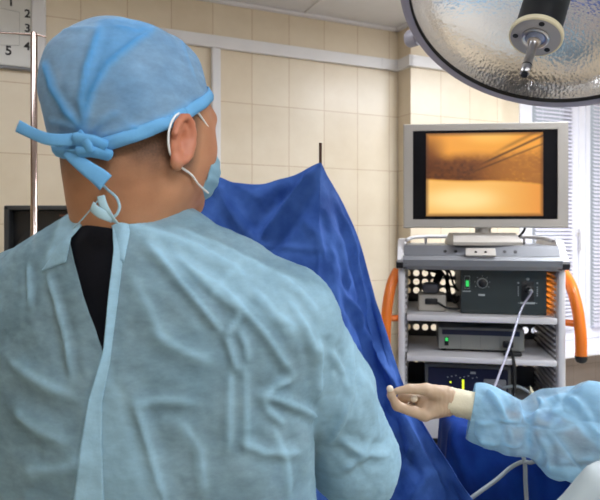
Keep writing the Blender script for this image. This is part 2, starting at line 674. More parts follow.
def tile_mat(name, c1, c2, grout, w=0.2, h=0.3):
    m, nt, b = new_mat(name)
    N, L = nt.nodes, nt.links
    uv = N.new('ShaderNodeUVMap')
    br = N.new('ShaderNodeTexBrick')
    br.offset = 0.0
    br.inputs['Scale'].default_value = 1
    br.inputs['Brick Width'].default_value = w
    br.inputs['Row Height'].default_value = h
    br.inputs['Mortar Size'].default_value = 0.0016
    br.inputs['Mortar Smooth'].default_value = 0.3
    br.inputs['Color1'].default_value = lin(c1)
    br.inputs['Color2'].default_value = lin(c2)
    br.inputs['Mortar'].default_value = lin(grout)
    L.new(uv.outputs['UV'], br.inputs['Vector'])
    nz = N.new('ShaderNodeTexNoise'); nz.inputs['Scale'].default_value = 7; nz.inputs['Detail'].default_value = 7; nz.inputs['Roughness'].default_value = 0.65
    L.new(uv.outputs['UV'], nz.inputs['Vector'])
    rp = N.new('ShaderNodeValToRGB')
    rp.color_ramp.elements[0].position = 0.3; rp.color_ramp.elements[1].position = 0.7
    rp.color_ramp.elements[0].color = (0.93, 0.91, 0.88, 1); rp.color_ramp.elements[1].color = (1, 1, 1, 1)
    L.new(nz.outputs['Fac'], rp.inputs['Fac'])
    mx = N.new('ShaderNodeMixRGB'); mx.blend_type = 'MULTIPLY'; mx.inputs['Fac'].default_value = 1
    L.new(br.outputs['Color'], mx.inputs['Color1']); L.new(rp.outputs['Color'], mx.inputs['Color2'])
    L.new(mx.outputs['Color'], b.inputs['Base Color'])
    b.inputs['Roughness'].default_value = 0.3
    b.inputs['Specular IOR Level'].default_value = 0.35
    iv = N.new('ShaderNodeMath'); iv.operation = 'SUBTRACT'; iv.inputs[0].default_value = 1
    L.new(br.outputs['Fac'], iv.inputs[1])
    bp = N.new('ShaderNodeBump'); bp.inputs['Strength'].default_value = 0.4; bp.inputs['Distance'].default_value = 0.0012
    L.new(iv.outputs[0], bp.inputs['Height']); L.new(bp.outputs['Normal'], b.inputs['Normal'])
    return m
M_tile = tile_mat('beige_tile', (232, 219, 196), (229, 214, 189), (196, 168, 134))
M_tile2 = tile_mat('grey_tile', (150, 138, 132), (158, 146, 140), (120, 108, 100))

# ------------------------------------------------------------------ the room
TH = math.atan(600 / 1333.0)
DW = Vector((math.cos(TH), math.sin(TH), 0))          # along the tiled wall
NW = Vector((math.sin(TH), -math.cos(TH), 0))         # out of it, into the room
W0 = Vector((-0.295, 2.95, 0))
ZC = 2.61


def W(s, z, n=0.0):
    return W0 + DW * s + NW * n + Vector((0, 0, z))


def wall_mesh(name, m, boxes, uvo=(0.0624, 1.8245), kind_label=None):
    """boxes: (s0, s1, z0, z1, n0, n1) in wall coordinates; UV = metres along the wall and up"""
    vs, fs, uvs = [], [], []
    for s0, s1, z0, z1, n0, n1 in boxes:
        c = [(s, z, n) for n in (n0, n1) for z in (z0, z1) for s in (s0, s1)]
        b = len(vs)
        vs += [tuple(W(*q)) for q in c]
        for f in ((0, 1, 3, 2), (4, 6, 7, 5), (0, 4, 5, 1), (2, 3, 7, 6), (0, 2, 6, 4), (1, 5, 7, 3)):
            fs.append([b + i for i in f])
            side = f in ((0, 2, 6, 4), (1, 5, 7, 3))
            for i in f:
                s, z, n = c[i]
                uvs.append(((n if side else s) - uvo[0] + 20, z - uvo[1] + 30))
    me = npmesh(name, vs, fs)
    lay = me.uv_layers.new(name='UVMap')
    k = 0
    for p in me.polygons:
        for li in p.loop_indices:
            lay.data[li].uv = uvs[k]
            k += 1
    bm = bmesh.new(); bm.from_mesh(me); bmesh.ops.recalc_face_normals(bm, faces=bm.faces); bm.to_mesh(me); bm.free()
    o = link(name, me, m)
    o['kind'] = 'structure'
    return o


SL, SR, DEP = -2.7, 3.7, 5.2
WS0, WS1, WZ0, WZ1 = 1.80, 3.35, 0.79, 2.42           # window opening
wall_mesh('wall_back', M_tile, [(SL - .2, WS0, 0, ZC + .1, -0.25, 0), (WS1, SR + .2, 0, ZC + .1, -0.25, 0), (WS0, WS1, WZ1, ZC + .1, -0.25, 0)])
wall_mesh('wall_under_window', M_tile2, [(WS0, WS1, 0, WZ0 - 0.04, -0.25, 0)])
wall_mesh('wall_pier', M_tile, [(0.919, 1.554, 0, ZC, 0.001, 0.12)], uvo=(0.919, 1.8245))
wall_mesh('wall_left', M_tile, [(SL - .2, SL, 0, ZC + .1, 0, DEP)])
wall_mesh('wall_right', M_tile, [(SR, SR + .2, 0, ZC + .1, 0, DEP)])
wall_mesh('wall_rear', M_tile, [(SL - .2, SR + .2, 0, ZC + .1, DEP, DEP + .2)])
wall_mesh('floor', M_floor, [(SL - .2, SR + .2, -0.1, 0, -0.25, DEP + .2)])
wall_mesh('ceiling', M_ceil, [(SL - .2, SR + .2, ZC, ZC + .1, -0.0, DEP)])


def wbox(mb, s0, s1, z0, z1, n0, n1, bev=0.0):
    b = MB()
    b.box((s0, n0, z0), (s1, n1, z1), bev)
    mb.add([W(v[0], v[2], v[1]) for v in b.v], b.f)
    return mb


# cornice bead and a shallow ceiling ledge
mb = MB(); wbox(mb, SL, 0.919, ZC - 0.016, ZC, 0.0, 0.03, .004); wbox(mb, 0.919, 1.57, ZC - 0.016, ZC, 0.12, 0.15, .004); wbox(mb, 0.889, 0.919, ZC - 0.016, ZC, 0.0, 0.15, .004)
mb.build('trim_1', M_white)['kind'] = 'structure'
mb = MB(); wbox(mb, 0.33, 0.345, ZC - 0.006, ZC, 0.03, 2.2)
mb.build('trim_2', M_trunk)['kind'] = 'structure'

# cable trunking on the wall
t = thing('cable_trunking', W(0.3, 2.375, 0.01), 'white cable trunking running level along the beige tiled wall and round the pier', 'cable trunking')
mb = MB(); wbox(mb, -0.45, 0.919, 2.375, 2.434, 0.0005, 0.026, .003); mb.build('straight_run', M_trunk, t)
mb = MB(); wbox(mb, 0.896, 0.92, 2.374, 2.434, 0.026, 0.146, .003); wbox(mb, 0.894, 1.56, 2.374, 2.434, 0.1205, 0.146, .003)
mb.build('pier_run', M_trunk, t)
for q in ((.80, .805, .0275), (.889, .899, .03)):
    mb = MB(); wbox(mb, q[0], q[1], 2.373, 2.436, 0.0005, q[2]); mb.build('joint_cover', M_trunk, t)
t = thing('cable_duct', W(-0.125, 1.4, 0.01), 'narrow white upright cable duct dropping down the tiles behind the masked head', 'cable duct')
mb = MB(); wbox(mb, -0.148, -0.104, 0.6, 2.374, 0.0005, 0.022, .003); mb.build('channel', M_trunk, t)
mb = MB(); wbox(mb, -0.143, -0.109, 0.6, 2.372, 0.021, 0.025, .001); mb.build('lid', M_trunk, t)

# window with frame, sill and blinds
win = thing('window_1', W(2.4, 0.8, 0), 'white framed window with closed white blinds behind the equipment trolley', 'window')
win['kind'] = 'structure'
mb = MB()
for a, b in ((WS0, WS0 + .10), (2.235, 2.405), (WS1 - .09, WS1)):
    wbox(mb, a, b, WZ0, WZ1, -0.06, 0.012, .006)
wbox(mb, WS0, WS1, WZ1 - .08, WZ1, -0.06, 0.01, .006); wbox(mb, WS0, WS1, WZ0, WZ0 + .07, -0.06, 0.01, .006)
mb.build('window_frame', M_pvc, win)
mb = MB()
for a in (2.287, 2.352):
    wbox(mb, a, a + .012, WZ0 + .03, WZ1 - .04, 0.012, 0.022, .003)
mb.build('sash_bead', M_pvc, win)
g, nt, b_ = new_mat('window_glass')
b_.inputs['Base Color'].default_value = (1, 1, 1, 1); b_.inputs['Roughness'].default_value = 0.0
b_.inputs['Transmission Weight'].default_value = 1.0; b_.inputs['IOR'].default_value = 1.02
mb = MB(); wbox(mb, WS0 + .05, WS1 - .05, WZ0 + .04, WZ1 - .04, -0.052, -0.048); mb.build('window_glass', g, win)
hd = MB(); wbox(hd, 2.262, 2.29, 1.46, 1.53, 0.012, 0.022, .004); wbox(hd, 2.268, 2.282, 1.48, 1.51, 0.02, 0.05, .004); wbox(hd, 2.266, 2.284, 1.37, 1.50, 0.042, 0.056, .005)
hd.build('window_handle', M_white, win)
mb = MB(); wbox(mb, WS0 - .05, WS1 + .05, WZ0 - 0.04, WZ0, -0.06, 0.27, .008); mb.build('window_sill', M_pvc, win)


def blind(s0, s1, label):
    t = thing('venetian_blind', W((s0 + s1) / 2, WZ0 + .1, 0.03), label, 'blind', 'venetian blinds')
    mb = MB(); z = WZ0 + .10
    while z < WZ1 - .05:
        for da, db in ((-0.0115, 0.0),):
            n0, n1 = 0.018, 0.036
            vs = [W(s0, z - 0.0075, n1), W(s1, z - 0.0075, n1), W(s1, z + .0025, (n0 + n1) / 2 + .003), W(s0, z + .0025, (n0 + n1) / 2 + .003), W(s1, z + 0.0085, n0), W(s0, z + 0.0085, n0)]
            mb.add(vs, [(0, 1, 2, 3), (3, 2, 4, 5)])
        z += 0.0245
    o = mb.build('slat', M_slat, t, recalc=False)
    solidify(o, 0.0008)
    mb = MB(); wbox(mb, s0 - .005, s1 + .005, WZ1 - .06, WZ1 - .03, 0.013, 0.042, .003); mb.build('head_rail', M_slat, t)
    mb = MB(); wbox(mb, s0, s1, WZ0 + .075, WZ0 + .09, 0.016, 0.038, .003); mb.build('bottom_rail', M_slat, t)
    mb = MB()
    for q in (0.16, 0.6, 0.9):
        s = s0 + (s1 - s0) * q
        mb.cyl(W(s, WZ0 + .08, 0.0375), W(s, WZ1 - .05, 0.0375), 0.0012, 6)
    mb.build('ladder_cord', M_pvc, t)


blind(WS0 + .105, 2.232, 'white venetian blind just behind the monitor, between frame post and wall pier')
blind(2.408, WS1 - .095, 'white venetian blind beyond the handled window post, nearest the frame edge')

# ------------------------------------------------------------------ numbered board, drip stand, dark cabinet
t = thing('wall_board', W(-1.2, 2.2, 0.02), 'pale wall board with black numbers and thin ruled lines in a white frame', 'wall board')
BS0, BS1, BZ0, BZ1 = -1.6, -.937, 2.186, 2.605
mb = MB(); wbox(mb, BS0, BS1, BZ0, BZ1, 0.001, 0.028, .004); mb.build('board_face', M_board, t)
mb = MB(); wbox(mb, BS1, BS1 + .058, BZ0, BZ1, 0.001, 0.034, .006); mb.build('side_frame', M_bframe, t)
mb = MB(); wbox(mb, BS0, BS1 + .03, BZ0 - .012, BZ0, 0.001, 0.032, .004); mb.build('bottom_frame', M_cart2, t)


def text_mesh(name, body, size, m, parent, M):
    cu = bpy.data.curves.new(name + '_font', 'FONT')
    cu.body = body; cu.size = size; cu.extrude = 0.0008; cu.align_x = 'CENTER'; cu.align_y = 'CENTER'; cu.offset = 0.0012
    to = bpy.data.objects.new('tmp', cu)
    COL.objects.link(to)
    dg = bpy.context.evaluated_depsgraph_get()
    me = bpy.data.meshes.new_from_object(to.evaluated_get(dg))
    bpy.data.objects.remove(to)
    bpy.data.curves.remove(cu)
    me.materials.clear()
    me.name = name
    me.transform(M)
    return link(name, me, m, parent)


def on_wall(u, v, n=0.0285):
    """the wall point (offset n from it) seen at pixel (u, v)"""
    d = Vector(((u - 300) / F, 1, (HZ - v) / F))
    w0 = W0 + NW * n
    k = (w0 - CAM).dot(NW) / d.dot(NW)
    return CAM + d * k


MW = Matrix(((DW.x, 0, NW.x, 0), (DW.y, 0, NW.y, 0), (0, 1, 0, 0), (0, 0, 0, 1)))
for ch, u, v, sz in (('1', 11, 2, .056), ('2', 27.5, 14, .05), ('3', 27.5, 28.5, .05), ('4', 27, 46.5, .05), ('5', 8.5, 51, .056)):
    text_mesh('digit', ch, sz * 0.95, M_ink, t, Matrix.Translation(on_wall(u, v)) @ MW)
mb = MB()
for a, b in (((0, 8), (19, 12)), ((19.5, 12), (19.5, 45)), ((0, 45), (19.5, 45.5))):
    mb.cyl(on_wall(*a), on_wall(*b), 0.0009, 6)
mb.build('ruled_line', M_line, t)
mb = MB(); mb.cyl(on_wall(-12, 31), on_wall(34, 35.5), 0.004, 8); mb.build('ledge', M_cart2, t)

# drip stand
px, pY = (34 - 300) / F * 1.75, 1.75
t = thing('drip_stand', (px, pY, 0), 'slim chrome drip stand pole beside the wall board', 'drip stand')
zt = H + (HZ - 33) / F * pY
mb = MB(); mb.lathe((px, pY, 0.06), (0, 0, 1), [(.0095, 0), (.0095, zt - .06), (.008, zt - .058)], 20); mb.build('pole', M_chrome, t, smooth=40)
mb = MB(); mb.tube([(px + .035, pY, zt - .012), (px - .0, pY, zt - .004), (px - .12, pY, zt + .004), (px - .13, pY, zt + .03)], 0.003, 8, 4); mb.build('hook_bar', M_chrome, t, smooth=True)
for k in range(5):
    a = k * 2 * math.pi / 5
    e = (px + .28 * math.cos(a), pY + .28 * math.sin(a), .05)
    mb = MB(); mb.tube([(px, pY, .09), e], 0.012, 8, 1); lg = mb.build('leg', M_chrome, t, smooth=40)
    mb = MB(); mb.cyl((e[0] - .012, e[1], .027), (e[0] + .012, e[1], .027), .027, 16); mb.build('caster', M_rub, lg, smooth=40)

# dark equipment cabinet behind the shoulder
c0 = P(3.5, 206, 2.05)
t = thing('equipment_cabinet', (c0[0] + .17, 2.2, 0), 'dark grey framed equipment cabinet behind the gowned shoulder', 'cabinet')
x0, x1, zt = c0[0], c0[0] + .36, c0[2]
mb = MB()
mb.box((x0, 2.05, .12), (x0 + .018, 2.4, zt), .004); mb.box((x1 - .018, 2.05, .12), (x1, 2.4, zt), .004)
mb.box((x0, 2.05, zt - .014), (x1, 2.4, zt + .002), .004); mb.box((x0, 2.05, .12), (x1, 2.4, .14), .004); mb.box((x0 + .01, 2.38, .13), (x1 - .01, 2.4, zt - .01))
mb.build('casing', M_black2, t)
mb = MB(); mb.box((x0 + .016, 2.085, .14), (x1 - .016, 2.37, zt - .016)); mb.build('dark_front', M_black, t)
mb = MB(); mb.lathe((x0 + .08, 2.085, zt - .14), (0, -1, 0), [(.055, 0), (.055, .008), (.045, .012)], 28); mb.build('dial', M_black, t, smooth=40)
mb = MB(); mb.box((x0 + .18, 2.078, zt - .035), (x0 + .21, 2.087, zt - .028)); mb.build('indicator', mat('red_brown_badge', (120, 70, 56)), t)
for a in (x0 + .03, x1 - .03):
    for y in (2.09, 2.36):
        mb = MB(); mb.cyl((a, y, 0), (a, y, .125), .018, 14); mb.build('foot', M_rub, t, smooth=40)

# ------------------------------------------------------------------ the equipment trolley
PSI = math.radians(11)
TC = Vector((0.69, 2.3, 0))
MT = Matrix.Translation(TC) @ Matrix.Rotation(-PSI, 4, 'Z')
HWD = 0.31


def tz(v, Y=2.3):
    return H - (v - HZ) / F * Y


cart = thing('equipment_trolley', TC, 'light grey medical equipment trolley with orange side handles under the monitor', 'trolley')
TOPZ = 1.44
for sg in (-1, 1):
    # side column: outer post with slotted liner
    mb = MB(MT)
    a, b = sorted((sg * HWD, sg * (HWD - .028)))
    mb.box((a, 0, .16), (b, .05, 1.352), .012)
    a, b = sorted((sg * HWD, sg * (HWD - .012)))
    mb.box((a, .03, .16), (b, .46, 1.352), .004)
    side = mb.build('side_column', M_cart, cart, smooth=35)
    mb = MB(MT)
    z = .2
    xi = HWD - .012
    while z < 1.33:
        a, b = sorted((sg * xi, sg * (xi - .022)))
        mb.box((a, .04, z), (b, .44, z + .011), .003)
        z += .022
    mb.build('slotted_liner', M_cart3, side)
# top
mb = MB(MT)
mb.prism([(-.02, 1.347), (-.034, 1.362), (-.038, 1.385), (-.026, 1.397), (-.012, 1.40), (.46, 1.40), (.46, 1.352), (0.0, 1.350)], 0, -HWD + .02, HWD - .02)
mb.build('top_fascia', M_cart2, cart, smooth=30)
mb = MB(MT); mb.prism([(-.01, 1.401), (.022, TOPZ), (.46, TOPZ), (.46, 1.401)], 0, -HWD + .022, HWD - .022)
top = mb.build('top_panel', mat('top_panel_grey', (108, 109, 114), .4, var=.05), cart)
mb = MB(MT); mb.box((-.055, -.024, 1.396), (.055, -.012, 1.432), .003, Matrix.Rotation(math.radians(-38), 3, 'X')); mb.build('mounting_plate', M_bezel, top)
for x in (-.13, -.09, .09, .13):
    MB(MT).lathe((x, .004, 1.416), (0, -1, .75), [(.0065, 0), (.0065, .003)], 14).build('screw', M_black, top)
for x in (-.018, .018):
    MB(MT).box((x - .004, -.026, 1.408), (x + .004, -.022, 1.42)).build('slot', M_black, top)
for sg in (-1, 1):
    mb = MB(MT)
    a, b = sorted((sg * (HWD + .002), sg * (HWD - .024)))
    mb.prism([(-.02, 1.358), (-.03, 1.385), (.06, 1.462), (.42, 1.462), (.46, 1.44), (.46, 1.35), (0, 1.35)], 0, a, b)
    ch = mb.build('end_cheek', M_cart, cart)
    mb = MB(MT)
    a, b = sorted((sg * (HWD + .006), sg * (HWD - .034)))
    mb.prism([(-.026, 1.352), (-.036, 1.372), (-.018, 1.378), (.0, 1.36), (.0, 1.352)], 0, a, b); mb.build('corner_guard', M_black, ch)
mb = MB(MT); mb.tube([(-HWD + .03, .10, 1.458), (-HWD + .07, .20, 1.47), (-.1, .26, 1.472), (.1, .26, 1.472), (HWD - .07, .20, 1.47), (HWD - .03, .10, 1.458)], .008, 10, 6)
for x in (-.2, .2):
    mb.cyl((x, .235, 1.438), (x, .235, 1.47), .006, 10)
mb.build('top_rail', M_cart, cart, smooth=True)
# shelves
SH = [(1.170, 1.150), (1.011, .993), (.796, .782)]
for zt_, zb_ in SH:
    mb = MB(MT)
    mb.box((-HWD + .034, .0, zb_), (HWD - .034, .45, zt_), .003)
    mb.box((-HWD + .034, -.012, zb_ - .004), (HWD - .034, .004, zt_ + .001), .005)
    mb.build('shelf', M_cart, cart, smooth=35)
mb = MB(MT)
mb.box((-HWD + .036, -.004, .690), (HWD - .036, .43, .778), .006)
dr = mb.build('drawer', M_cart, cart, smooth=35)
mb = MB(MT); mb.box((-.09, -.016, .73), (.09, -.002, .742), .004); mb.build('drawer_handle', M_cart2, dr)
mb = MB(MT); mb.box((-HWD + .036, 0.0, .672), (HWD - .036, .44, .688)); mb.build('drawer_rail', M_black, cart)
# back panel with rows of round holes
mb = MB(MT)
yb = .45
x0b, z0b, cell = -.30, .20, .04
rows_with = [(1.30, 1), (1.26, 1), (1.22, 1), (1.05, 1), (.90, 1)]
zcuts = sorted(r[0] for r in rows_with)
def quad(xa, xb, za, zb):
    mb.add([(xa, yb, za), (xb, yb, za), (xb, yb, zb), (xa, yb, zb)], [(0, 1, 2, 3)])
zprev = z0b
for zc in zcuts:
    if zc - cell / 2 > zprev + 1e-4:
        quad(-.30, .30, zprev, zc - cell / 2)
    for i in range(15):
        cx = -.30 + (i + .5) * cell
        vs, n = [], 24
        for k in range(n):
            a = 2 * math.pi * k / n
            vs.append((cx + .0145 * math.cos(a), yb, zc + .0145 * math.sin(a)))
        for k in range(n):
            a = 2 * math.pi * k / n
            s = cell / 2 / max(abs(math.cos(a)), abs(math.sin(a)))
            vs.append((cx + s * math.cos(a), yb, zc + s * math.sin(a)))
        mb.add(vs, [(k, (k + 1) % n, n + (k + 1) % n, n + k) for k in range(n)])
    zprev = zc + cell / 2
quad(-.30, .30, zprev, 1.35)
bp_ = mb.build('back_panel', M_backp, cart, recalc=False)
solidify(bp_, 0.002)
# base and castors
mb = MB(MT); mb.box((-HWD, -.01, .10), (HWD, .47, .17), .02); mb.build('base', M_cart, cart, smooth=35)
for x in (-.27, .27):
    for y in (.04, .42):
        mb = MB(MT); mb.cyl((x - .012, y, .05), (x + .012, y, .05), .05, 20); mb.cyl((x, y, .05), (x, y, .105), .012, 10); mb.build('caster', M_rub, cart, smooth=40)
# orange handles
for sg in (-1, 1):
    o_ = .012
    mb = MB(MT)
    pts = [(sg * (HWD + .004), .06, 1.335), (sg * (HWD + .026), .035, 1.285), (sg * (HWD + .042), .01, 1.20), (sg * (HWD + .048), -.01, 1.11), (sg * (HWD + .048), -.015, 1.03)]
    mb.tube(pts, .021, 16, 8)
    hn = mb.build('side_handle', M_orange, cart, smooth=50, label='orange curved grip handle')
    mb = MB(MT); mb.cyl((sg * (HWD - .002), .03, 1.15), (sg * (HWD + .04), .005, 1.15), .013, 14); mb.build('bracket', M_orange, hn, smooth=50)
    mb = MB(MT); mb.lathe((sg * (HWD + .048), -.015, 1.034), (0, -.06, -1), [(.0215, 0), (.0215, .012), (.016, .022), (.006, .026)], 18); mb.build('end_cap', M_rub, hn, smooth=50)

# --- light source
t = thing('light_source', MT @ Vector((.1, .2, 1.17)), 'dark green-grey light source box with round knob and plugged light cable, on the top shelf', 'light source')
mb = MB(MT); mb.box((-.067, .062, 1.172), (.252, .38, 1.342), .004); mb.build('casing', M_black2, t)
mb = MB(MT); mb.box((-.067, .054, 1.172), (.252, .062, 1.342), .002); mb.build('front_panel', M_dev1, t)
mb = MB(MT); mb.box((-.052, .048, 1.272), (-.034, .054, 1.318), .002); rk = mb.build('power_switch', M_black, t)
mb = MB(MT); mb.box((-.049, .045, 1.278), (-.037, .049, 1.302), .001); mb.build('rocker', M_green, rk)
mb = MB(MT); mb.box((-.0535, .0525, 1.270), (-.0325, .0535, 1.320), .001); mb.build('switch_border', M_mark, rk)
mb = MB(MT); mb.lathe((.014, .054, 1.292), (0, -1, 0), [(.0205, 0), (.0205, .002), (.0195, .0025)], 28); kn = mb.build('knob_ring', M_mark, t, smooth=40)
mb = MB(MT); mb.lathe((.014, .053, 1.292), (0, -1, 0), [(.0165, 0), (.0165, .016), (.014, .018)], 28); mb.build('knob', M_black, kn, smooth=40)
mb = MB(MT)
for k in range(7):
    a = math.radians(-30 + k * 40)
    cx, cz = .014 + .028 * math.cos(a), 1.292 + .028 * math.sin(a)
    mb.box((cx - .0014, .0525, cz - .0014), (cx + .0014, .0545, cz + .0014))
mb.box((0, .0525, 1.242), (.024, .0545, 1.249))
mb.box((-.06, .0525, 1.257), (-.03, .0545, 1.261))
for x in (.148, .218):
    mb.box((x - .003, .0525, 1.292), (x + .003, .0545, 1.298))
    for q in range(5):
        mb.box((x - .002, .0525, 1.245 + .008 * q), (x + .002, .0545, 1.249 + .008 * q))
mb.box((.155, .0525, 1.214), (.21, .0545, 1.221)); mb.box((.148, .0525, 1.216), (.151, .0545, 1.219)); mb.box((.214, .0525, 1.216), (.217, .0545, 1.219))
mb.lathe((.183, .055, 1.31), (0, -1, 0), [(.006, 0), (.006, .003), (.003, .006)], 12)
mb.build('lettering', M_mark, t)
mb = MB(MT); mb.box((.16, .0515, 1.226), (.206, .0535, 1.30), .003); mb.lathe((.184, .054, 1.272), (0, -1, 0), [(.017, 0), (.017, .01), (.011, .014)], 24); mb.build('socket', M_black, t, smooth=40)
mb = MB(MT)
for q in range(9):
    mb.box((.2515, .10, 1.192 + q * .014), (.2525, .20, 1.199 + q * .014))
mb.build('vent_slot', M_ledo, t, label='glowing amber vent slots')
# light cable
cs = MT @ Vector((.184, .04, 1.272))
t2 = setp(MB().tube([cs, cs + Vector((-.002, -.03, -.01)), Vector(P(521, 310, 2.2)), Vector(P(510, 345, 2.05)), Vector(P(498, 378, 1.85)), Vector(P(489, 402, 1.68)), Vector(P(486, 440, 1.60))], .0040, 10, 8).build('light_cable', M_fibre, None, smooth=True),
          'thin grey light cable slanting down from the light source box to the sleeve', 'cable')
mb = MB(); mb.tube([cs + Vector((0, .01, .0)), cs + Vector((0, -.022, -.006))], .009, 12, 1); mb.build('plug', M_steel, t2, smooth=40)

# --- power adapter with its leads
t = thing('power_adapter', MT @ Vector((-.18, .2, 1.17)), 'small beige power adapter box with black socket on the top shelf', 'power adapter')
mb = MB(MT); mb.box((-.232, .09, 1.172), (-.122, .24, 1.238), .006); mb.build('casing', M_psu, t)
mb = MB(MT); mb.box((-.205, .083, 1.200), (-.155, .092, 1.224), .008); mb.build('socket', M_black, t, smooth=40)
t = thing('camera_plug', MT @ Vector((-.2, .2, 1.24)), 'grey cable plug lying on the beige power adapter', 'plug')
mb = MB(MT); mb.box((-.215, .11, 1.239), (-.15, .2, 1.282), .014); mb.build('body', mat('grey_plug', (92, 90, 94), .5), t, smooth=40)
mb = MB(MT); mb.tube([(-.16, .16, 1.28), (-.14, .2, 1.32), (-.2, .25, 1.335)], .012, 10, 6); mb.build('strain_relief', M_rub, t, smooth=True)
cabs = [
    [(-.155, .085, 1.208), (-.12, .07, 1.19), (-.08, .07, 1.186), (-.07, .12, 1.182)],
    [(-.17, .2, 1.27), (-.15, .24, 1.315), (-.11, .28, 1.29), (-.095, .22, 1.22), (-.075, .14, 1.21)],
    [(-.13, .3, 1.345), (-.10, .26, 1.32), (-.085, .22, 1.27), (-.07, .16, 1.25)],
    [(-.16, .3, 1.345), (-.12, .24, 1.305), (-.11, .2, 1.24), (-.085, .16, 1.20), (-.07, .13, 1.23)],
]
for i, c in enumerate(cabs):
    setp(MB(MT).tube(c, .0045, 8, 8).build('power_lead', M_rub, None, smooth=True),
         ['black lead running from the adapter socket along the shelf', 'black lead looping from the grey plug down behind the adapter',
          'black lead hanging closest to the dark light source box', 'black lead hanging in the middle of the cable tangle'][i], 'cable', 'black leads on the top shelf')

# --- camera control unit
t = thing('camera_unit', MT @ Vector((0, .2, 1.011)), 'flat grey-green camera control unit with green power switch on the middle shelf', 'camera unit')
mb = MB(MT); mb.box((-.152, .105, 1.022), (.178, .40, 1.108), .004); mb.build('casing', M_dev2b, t)
mb = MB(MT); mb.box((-.152, .095, 1.022), (.178, .106, 1.108), .003); mb.build('front_panel', M_dev2, t)
mb = MB(MT); mb.box((-.138, .0915, 1.080), (.160, .096, 1.100), .001); mb.build('dark_stripe', M_navy, t)
mb = MB(MT); mb.box((-.128, .09, 1.036), (-.112, .096, 1.070), .002); rk = mb.build('power_switch', M_black, t)
mb = MB(MT); mb.box((-.1255, .0875, 1.054), (-.1145, .091, 1.067), .001); mb.build('rocker', M_green, rk)
for x in (-.066, .01, .085):
    MB(MT).box((x, .0935, 1.026), (x + .0015, .0955, 1.076)).build('panel_seam', M_dev2b, t)
mb = MB(MT); mb.box((.095, .075, 1.036), (.135, .096, 1.062), .006); mb.build('connector', M_black, t, smooth=40)
for x in (-.13, .155):
    for y in (.13, .37):
        mb = MB(MT); mb.cyl((x, y, 1.0115), (x, y, 1.0225), .011, 12); mb.build('foot', M_rub, t)
t2 = setp(MB(MT).tube([(.115, .08, 1.048), (.118, .045, 1.03), (.12, .01, 1.02), (.121, -.03, .98), (.12, -.035, .9), (.118, -.03, .82), (.12, -.0, .80)], .0065, 10, 8).build('camera_cable', M_rub, None, smooth=True),
          'short thick black camera cable hanging down over the middle shelf edge', 'cable')
mb = MB(MT); mb.box((.09, .03, 1.0125), (.16, .068, 1.03), .008); setp(mb.build('cable_coupler', M_black, None, smooth=40), 'black cable coupler lying on the middle shelf in front of the camera unit', 'coupler')

# --- navy device with pump head
t = thing('irrigation_pump', MT @ Vector((-.04, .2, .80)), 'navy blue fronted pump device with round pump head on the lower shelf', 'pump')
mb = MB(MT); mb.box((-.205, .075, .808), (.125, .40, .962), .004); mb.build('casing', M_dev2b, t)
mb = MB(MT); mb.box((-.193, .066, .816), (.113, .076, .952), .003); fr = mb.build('front_panel', M_navy, t)
mb = MB(MT); mb.box((.02, .055, .826), (.104, .068, .915), .005); ph = mb.build('pump_head', M_cart2, t, smooth=40)
mb = MB(MT); mb.lathe((.062, .055, .868), (0, -1, 0), [(.033, 0), (.033, .01), (.026, .013)], 28); rt = mb.build('rotor', mat('rotor_grey', (116, 116, 128), .35), ph, smooth=40)
mb = MB(MT)
for k in range(6):
    a = k * math.pi / 3
    mb.lathe((.062 + .019 * math.cos(a), .042, .868 + .019 * math.sin(a)), (0, -1, 0), [(.006, 0), (.006, .005)], 12)
mb.build('roller', M_navy, rt)
mb = MB(MT); mb.box((-.062, .063, .862), (-.054, .067, .908)); mb.build('level_bar', M_led, fr, label='lit yellow-green level bar')
mb = MB(MT); mb.box((-.11, .063, .893), (-.103, .067, .899)); mb.build('lamp', M_led, fr)
mb = MB(MT)
for k in range(8):
    mb.box((-.12 + k * .016, .064, .913 + .004 * (k % 3)), (-.115 + k * .016, .0665, .917 + .004 * (k % 3)))
mb.box((-.03, .064, .932), (-.01, .0665, .94))
mb.build('lettering', M_mark, fr)
for x in (-.18, .1):
    mb = MB(MT); mb.cyl((x, .1, .7965), (x, .1, .809), .01, 12); mb.build('foot', M_rub, t)
    mb = MB(MT); mb.cyl((x, .36, .7965), (x, .36, .809), .01, 12); mb.build('foot', M_rub, t)
tb = MB(MT).tube([(.09, .045, .888), (.13, .01, .905), (.17, .0, .893), (.198, .0, .86), (.205, -.02, .81), (.2, -.03, .79)], .006, 10, 8).build('pump_tube', M_tubec, None, smooth=True)
setp(tb, 'clear tube arching out of the pump head over the lower shelf', 'tube')
sp = MT @ Vector((.185, -.03, .885))
setp(MB().lathe(sp, (-.25, 0, 1), [(.012, -.088), (.012, 0), (.008, .012), (.003, .03), (.002, .034)], 14).build('spike_cap', M_cream, None, smooth=40),
     'cream pointed plastic spike standing above the sleeve near the pump tube', 'spike cap')

